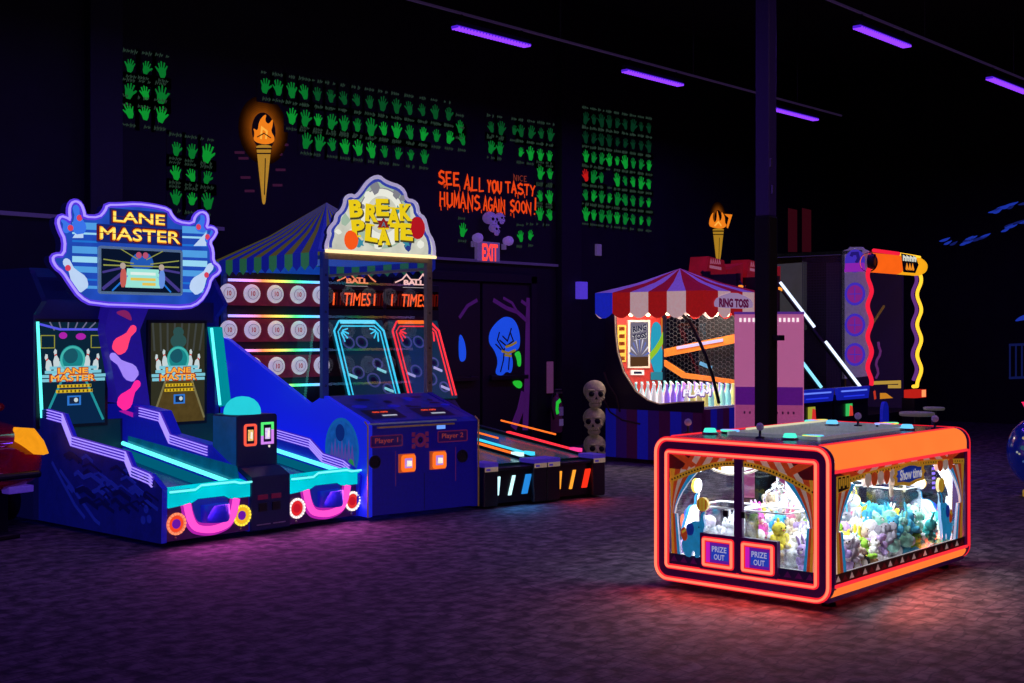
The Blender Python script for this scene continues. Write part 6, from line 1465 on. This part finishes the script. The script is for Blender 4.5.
m = MB(); m.box(GX, GX1, GYB-.05, GYB, .05, GT, GUN).box(GX, GX+.05, 8.95, GYB, GT-.06, GT, pm('roof edge violet grey', (.14, .12, .2), .4, glow=.05)).box(GX, GX1, GY+.1, GYB, GT-.05, GT, GUN).box(GX, GX1, GY, GYB, .05, .5, GUN).box(GX, GX+.05, 8.9, 8.96, .5, GT, GUN).box(GX1-.06, GX1, GY+.4, GYB, .05, GT, pm('violet grey side wall', (.02, .012, .05), .6, glow=.03, glowcol=(.15, .06, .4))); m.build('booth_frame', gg)
m = MB(); ME = pm('dark mesh wire', (.06, .05, .09), .5)
for k in range(26): y = lerp(8.95, 9.6, k/25); m.box(GX+.01, GX+.016, y-.003, y+.003, .5, GT-.05, ME)
for k in range(60): z = lerp(.5, GT-.05, k/59); m.box(GX+.01, GX+.016, 8.95, 9.6, z-.003, z+.003, ME)
m.build('side_mesh', gg)
m = MB(); m.flat(FX(GX), wX(GX, (766, 265), (806, 262), (806, 330), (766, 330)), -.02, pm('grey side window', (.10, .10, .09), .3, glow=.06, glowcol=(.4, .4, .38), noise=.4, scale=2)); m.build('side_window', gg)
WRD = em('red wavy neon', (.85, .012, .045), 1.1); WYL = em('yellow wavy neon', (1, .52, .03), 1.5); WVI = em('violet wavy tube', (.16, .04, .26), .8)
def wave(x, y, z0, z1, amp, n, ph=0): return [(x+amp*math.sin(ph+2*PI*n*t/60), y, lerp(z1, z0, t/60)) for t in range(61)]
(xr, zt), = wY(GY-.03, (869, 254)); (_, zb), = wY(GY-.03, (872, 385))
m = MB(); m.tube(wave(xr+.0, GY-.04, zb, zt, .065, 4.3, .3), .032, WRD, n=8); m.build('wavy_red_neon', gg)
(xy, zt2), = wY(GY-.03, (918, 275)); (_, zb2), = wY(GY-.03, (918, 386))
m = MB(); m.tube(wave(xy, GY-.05, zb2, zt2, .075, 3.7, .6)+[(xy-.22, GY-.05, zb2)], .028, WYL, n=8); m.build('wavy_yellow_neon', gg)
m = MB(); m.tube(wave(xy-.10, GY-.02, zb2+.1, zt2, .075, 3.5, .6), .028, WVI, n=8); m.build('wavy_violet_tube', gg)
# barrel header
(bx0, bz), = wY(GY-.15, (877, 261.5)); (bx1, bz1), = wY(GY-.15, (928, 267)); br = .145
m = MB(); n = 20; bxm = lerp(bx0, bx1, .52)
OBR = em('orange barrel', (1, .13, .008), .95, noise=.15, scale=3); YBR = em('amber barrel', (1, .42, .01), .95, noise=.15, scale=3)
def cyl(xa, xb, ra, rb, mm): 
    vs = [(x, GY-.02+r*math.cos(2*PI*k/n), (bz+bz1)/2+r*math.sin(2*PI*k/n)) for x, r in ((xa, ra), (xb, rb)) for k in range(n)]
    m.add(vs, [(k, (k+1) % n, n+(k+1) % n, n+k) for k in range(n)], mm, True)
cyl(bx0, bxm, br, br, OBR); cyl(bxm, bx1-.1, br, br, YBR); cyl(bx1-.1, bx1+.02, br, br*.8, YBR); cyl(bx1+.02, bx1+.04, br*.8, 0.001, YBR); cyl(bx0, bx0-.02, br, br*.9, BLACK); bl_ = m.build('barrel_header', gg)
m = MB(); m.tube([(GX+.04, GY-.06, (bz+bz1)/2+br+.03), (bxm, GY-.06, (bz+bz1)/2+br+.02)], .028, WRD, n=8); m.tube([(bxm, GY-.06, (bz+bz1)/2+br+.02), (bx1-.1, GY-.06, (bz+bz1)/2+br+.0)], .022, WYL, n=8); m.build('header_neon', bl_)
m = MB(); FB_ = FY(GY-.02-br-.01); m.drum(FY(GY-.13), bx0-.02, bz+.0, .06, -.1, 0.0, BLACK, ry=.11); cx, cz = bxm+.12, (bz+bz1)/2+.03
m.flat(FB_, [(cx-.3, cz+.13), (cx+.2, cz+.11), (cx+.32, cz-.02), (cx+.2, cz-.15), (cx-.22, cz-.15), (cx-.26, cz+.0)], .003, BLACK)
for k in range(4): m.band(FB_, [(cx-.22+k*.12, cz+.02), (cx-.22+k*.12, cz+.09), (cx-.15+k*.12, cz+.07), (cx-.16+k*.12, cz+.02)], .03, .004, .01, em('badge white', (.75, .75, .65), .9))
for k in range(3): m.band(FB_, [(cx-.13+k*.1, cz-.11), (cx-.1+k*.1, cz-.04), (cx-.06+k*.1, cz-.11)], .03, .004, .01, em('badge orange', (1, .3, .02), .9))
m.build('badge', bl_)
m = MB(); m.tube([(x, GY+.5, z) for x, z in wY(GY+.5, (869, 329), (884, 306))], .02, pm('brown pole', (.35, .22, .08), .5, glow=.12), n=6); m.build('aiming_pole', gg)
m = MB(); q = wY(GY+.6, (876, 378), (880, 342)); m.tube([(x+.06*math.sin(t*1.4), GY+.6, lerp(q[0][1], q[1][1], t/8)) for t, x in [(t, lerp(q[0][0], q[1][0], t/8)) for t in range(9)]], .02, pm('violet inner tube', (.1, .03, .16), .5, glow=.25, glowcol=(.35, .06, .4)), n=6); m.build('inner_tube', gg)
m = MB(); F_ = FY(GY-.04); m.band(F_, wY(GY-.04, (872, 383), (899, 382), (899, 386.5), (888, 386.5)), .05, 0, .02, em('dull yellow strip', (.5, .3, .05), .9)); m.flat(F_, wY(GY-.04, (880, 393), (886, 393), (893, 398), (880, 399)), .0, em('amber wedge', (.7, .25, .02), .8)); m.band(F_, wY(GY-.04, (874, 391), (875, 399)), .05, 0, .01, em('red amber bar', (.6, .04, .02), .8)); m.build('base_strip', gg)
m = MB(); q = wY(GY-.2, (909, 390), (920, 390), (920, 398), (909, 398)); m.box(q[0][0]-.03, q[1][0]+.03, GY-.3, GY-.1, .05, q[3][1], GUN); m.build('side_pedestal', gg)
m = MB(); m.box(q[0][0], q[1][0], GY-.3, GY-.12, q[3][1], q[0][1], em('red lantern', (.55, .015, .01), .9)).box(lerp(q[0][0], q[1][0], .58), lerp(q[0][0], q[1][0], .9), GY-.31, GY-.3, q[3][1]+.01, q[0][1]-.005, em('lantern glow', (1, .3, .1), 1.2)); m.build('red_lantern', gg)
# counter and round table in front
x, y = wZ(917, 413, .86); t = thing('pedestal_table', 'grey-topped pedestal table in front of the wavy neon booth', 'table', (x, y, 0))
GT_ = pm('grey table top', (.30, .30, .27), .45, glow=.05, glowcol=(.6, .6, .5)); m = MB(); m.lathe((x, y, .83), [(.17, 0), (.18, .01), (.18, .035), (.17, .04)], GT_, 28); m.build('table_top', t)
m = MB(); m.lathe((x, y, 0), [(.16, 0), (.16, .02), (.03, .05), (.03, .83)], STEEL, 16); m.build('pedestal', t)
x, y = wZ(934, 407.5, .84); t = thing('pedestal_table', 'darker pedestal table behind, at the right end of the booth', 'table', (x, y, 0)); m = MB(); m.lathe((x, y, .81), [(.11, 0), (.12, .01), (.12, .03), (.11, .035)], GT_, 28); m.build('table_top', t); MB().lathe((x, y, 0), [(.13, 0), (.13, .02), (.03, .05), (.03, .81)], STEEL, 16).build('pedestal', t)
x, y = wZ(884.5, 418, .66); t = thing('blue_chair', 'rounded blue chair back beside the grey table', 'chair', (x, y, 0)); m = MB()
BCH = pm('blue chair plastic', (.01, .02, .5), .4, glow=.3, glowcol=(.01, .02, .65)); m.prism(FY(y), smooth([(x-.07, .42), (x+.07, .42), (x+.08, .78), (x+.03, .86), (x-.05, .86), (x-.09, .74)], True, 1), -.02, .02, BCH); m.build('backrest', t); MB().box(x-.1, x+.1, y-.2, y, .40, .43, BCH).build('seat', t, .01)
for a in (-.08, .08):
    for b in (-.17, -.02): MB().tube([(x+a, y+b, 0), (x+a*.9, y+b, .4)], .011, STEEL, n=6).build('leg', t)

# ================================================================== blue ball ride, right edge
bx, by = 13.55, 4.69
(bc, bz_), = [(0, .47)]
rd = thing('ball_ride', 'glossy blue ball-shaped ride with a red top, cut by the right edge', 'kiddie ride', (bx, by, 0))
RBL = pm('glossy ride blue', (.008, .02, .22), .15, coat=.6, glow=.12, glowcol=(.005, .02, .4)); m = MB(); m.ball((bx, by, .47), (.36, .36, .38), RBL, 28, 18); m.build('ball_body', rd)
m = MB(); m.lathe((bx-.05, by+.04, .82), [(.06, -.03), (.09, .03), (.15, .15), (.16, .16), (.1, .1)], em('hot red cone', (1, .02, .12), 1.0), 20); m.build('red_top', rd)
m = MB(); m.lathe((bx, by, 0), [(.2, 0), (.2, .06), (.12, .1), (.1, .14)], pm('yellow ride foot', (.7, .45, .02), .4, glow=.3), 20); m.build('foot', rd)
m = MB(); vd = Vector((-bx, -by, 0)).normalized(); sd = Vector((-vd.y, vd.x, 0))
for a, b, r_, c in ((-.75, .42, .02, (.6, .5, .25)), (-.68, .46, .018, (.2, .5, .6)), (-.95, .02, .015, (.5, .5, .5)), (-.85, -.02, .014, (.5, .5, .4)), (-.72, .15, .03, (.03, .1, .18)), (-.62, .12, .028, (.03, .12, .2)), (-.6, -.2, .02, (.06, .12, .35)), (-.7, -.22, .016, (.06, .12, .35))):
    d_ = (vd*math.cos(a)+sd*math.sin(-a)*-1*-1); 
    d_ = Matrix.Rotation(-a*.8*-1, 3, 'Z') @ vd; d_ = Vector((d_.x*math.cos(b), d_.y*math.cos(b), math.sin(b))); c_ = Vector((bx, by, .47))+Vector((d_.x*.36, d_.y*.36, d_.z*.38))
    m.ball(c_, (r_*.8, r_*.8, r_*.8), em('ride decal %d%d' % (c[0]*10, c[2]*10), c, .55), 10, 6)
m.build('decals', rd)

# ================================================================== red car ride, left edge
car = thing('car_ride', 'dark red sports car ride with an amber headlight, cut by the left edge', 'kiddie ride', (4.80, 10.15, -.14), math.radians(7), local=True)
car.scale = (1.087,)*3
CRM = pm('glossy dark red', (.28, .006, .012), .12, coat=.8, glow=.015, glowcol=(.5, .01, .02))
sec = [(-.0, .50, .56, .80), (.05, .66, .50, .87), (.16, .73, .46, .95), (.4, .75, .45, 1.02), (.8, .74, .44, 1.05), (1.0, .70, .44, 1.10), (1.35, .56, .44, 1.38), (1.7, .54, .44, 1.4), (2.0, .64, .44, 1.1)]
vs = []; fs = []; K = 20
for y, hw, z0, z1 in sec:
    for k in range(K):
        a = 2*PI*k/K; c_, s_ = math.cos(a), math.sin(a); e = .55
        vs.append((hw*math.copysign(abs(c_)**e, c_), y+.10*(1-abs(math.copysign(abs(c_)**e, c_)))*-1*(1 if y < .5 else 0)+(.0), (z0+z1)/2+(z1-z0)/2*math.copysign(abs(s_)**e, s_)))
for i in range(len(sec)-1):
    for k in range(K): fs.append((i*K+k, i*K+(k+1) % K, (i+1)*K+(k+1) % K, (i+1)*K+k))
fs += [tuple(range(K-1, -1, -1)), tuple(range((len(sec)-1)*K, len(sec)*K))]
m = MB(); m.add(vs, fs, CRM, True); body = m.build('car_body', car); sm_ = body.modifiers.new('sub', 'SUBSURF'); sm_.levels = 2; sm_.render_levels = 2
AMB = em('amber headlight', (.95, .34, .01), .95, noise=.2, scale=14)
for s in (-1, 1):
    m = MB(); pts = [(.38, .86, -.02), (.49, .955, .10), (.61, .94, .16), (.67, .84, .12), (.665, .745, .05), (.56, .745, -.03)]
    m.add([(s*x, y-.06, z) for x, z, y in pts]+[(s*x*.98, y+.08, z) for x, z, y in pts], [(0, 1, 2, 3, 4, 5)]+[(i, (i+1) % 6, 6+(i+1) % 6, 6+i) for i in range(6)], AMB); m.build('headlight', car)
    m = MB(); m.box(s*.32 if s > 0 else -.54, .54 if s > 0 else -.32, .0, .1, .455, .51, pm('violet fog lamp', (.3, .25, .6), .2, glow=.3, glowcol=(.10, .04, .6))); m.build('fog_lamp', car, .01)
    m = MB(); m.ball((s*.63, .62, 1.09), (.06, .05, .04), CRM, 12, 8); m.tube([(s*.57, .68, 1.0), (s*.62, .64, 1.08)], .015, BLACK, n=6); m.build('side_mirror', car)
    for y in (.5, 1.65): m = MB(); m.lathe((s*.6, y, .35), [(.13, -.06), (.17, -.05), (.17, .05), (.13, .06)], BLACK, 20, 'x'); m.build('wheel', car)
m = MB(); m.box(-.6, .58, -.05, .1, .565, .62, pm('bumper grille black', (.004, .003, .008), .4)); m.build('grille', car, .02)
m = MB(); m.box(-.45, .45, .2, 1.9, .13, .44, BLACK).box(-.75, .34, -.12, .3, .13, .17, pm('black foot pad', (.006, .006, .01), .5)); m.build('base_plinth', car, .01)
m = MB(); m.add([(-.5, 1.02, 1.1), (.5, 1.02, 1.1), (.45, 1.3, 1.36), (-.45, 1.3, 1.36)], [(0, 1, 2, 3)], SMOKE); m.build('windscreen', car)
lamp('car glint', 'AREA', (4.9, 8.3, 2.4), 7.0, (.6, .3, 1), .3, aim=(4.9, 10.2, .8), sizey=1.2)  # added lamp without a fixture, puts a violet glint on the bodywork

# ================================================================== light
w = bpy.data.worlds.new('dark room'); sc.world = w; w.use_nodes = True
bg = w.node_tree.nodes['Background']; bg.inputs[0].default_value = (.05, .04, .3, 1); bg.inputs[1].default_value = .008
UV = (.20, .06, 1.0)
for x0, x1, y, lab in bars:
    lamp('bar and fill light', 'AREA', ((x0+x1)/2, y, 4.93), 24, UV, 1.2, aim=((x0+x1)/2, y, 0), sizey=.1)
for x, y, e in ((3.0, 6.34, 16), (7.0, 6.34, 40), (6.2, 9.57, 30), (2.6, 9.57, 12), (4.5, 3.0, 14), (9, 2.2, 20), (20, 6.3, 20)):
    lamp('bar and fill light', 'AREA', (x, y, 4.93), e*.62, UV, 1.2, aim=(x, y, 0), sizey=.1)  # added violet fills without bars, they brighten floor and walls
# neon spill on the carpet
lamp('magenta spill', 'AREA', (6.1, LY-.12, .3), 5.5, (1, .12, .75), .8, aim=(6.2, LY-1.6, -.4), sizey=.2)
lamp('magenta spill', 'AREA', (7.3, LY-.12, .3), 5.5, (1, .15, .75), .7, aim=(7.5, LY-1.6, -.4), sizey=.2)
lamp('red spill', 'AREA', (CX0-.06, 4.35, .22), 9, (1, .08, .03), 1.2, aim=(CX0-1.0, 4.3, -.1), sizey=.1)
lamp('red spill', 'AREA', (8.1, CY0-.06, .2), 13, (1, .10, .03), 2.0, aim=(8.3, CY0-.9, -.1), sizey=.1)
lamp('red spill', 'AREA', (8.1, 4.35, .045), 6, (1, .03, .02), 1.6, aim=(8.1, 4.35, -1), sizey=1.0)
p = ROW(1.70, -.05); lamp('teal spill', 'AREA', (p[0], p[1], .2), 1.6, (.05, .4, 1), .4, aim=(p[0]-.1, p[1]-.7, -.1), sizey=.1)
p = ROW(2.50, -.05); lamp('red spill', 'AREA', (p[0], p[1], .2), 1.4, (1, .06, .02), .4, aim=(p[0]-.1, p[1]-.7, -.1), sizey=.1)
# soft warm fill added without a fixture, greys the carpet on the right
lamp('warm carpet fill', 'AREA', (10.0, 2.0, 5.2), 34, (1, .6, .52), 2.0, aim=(9.4, 2.6, 0))
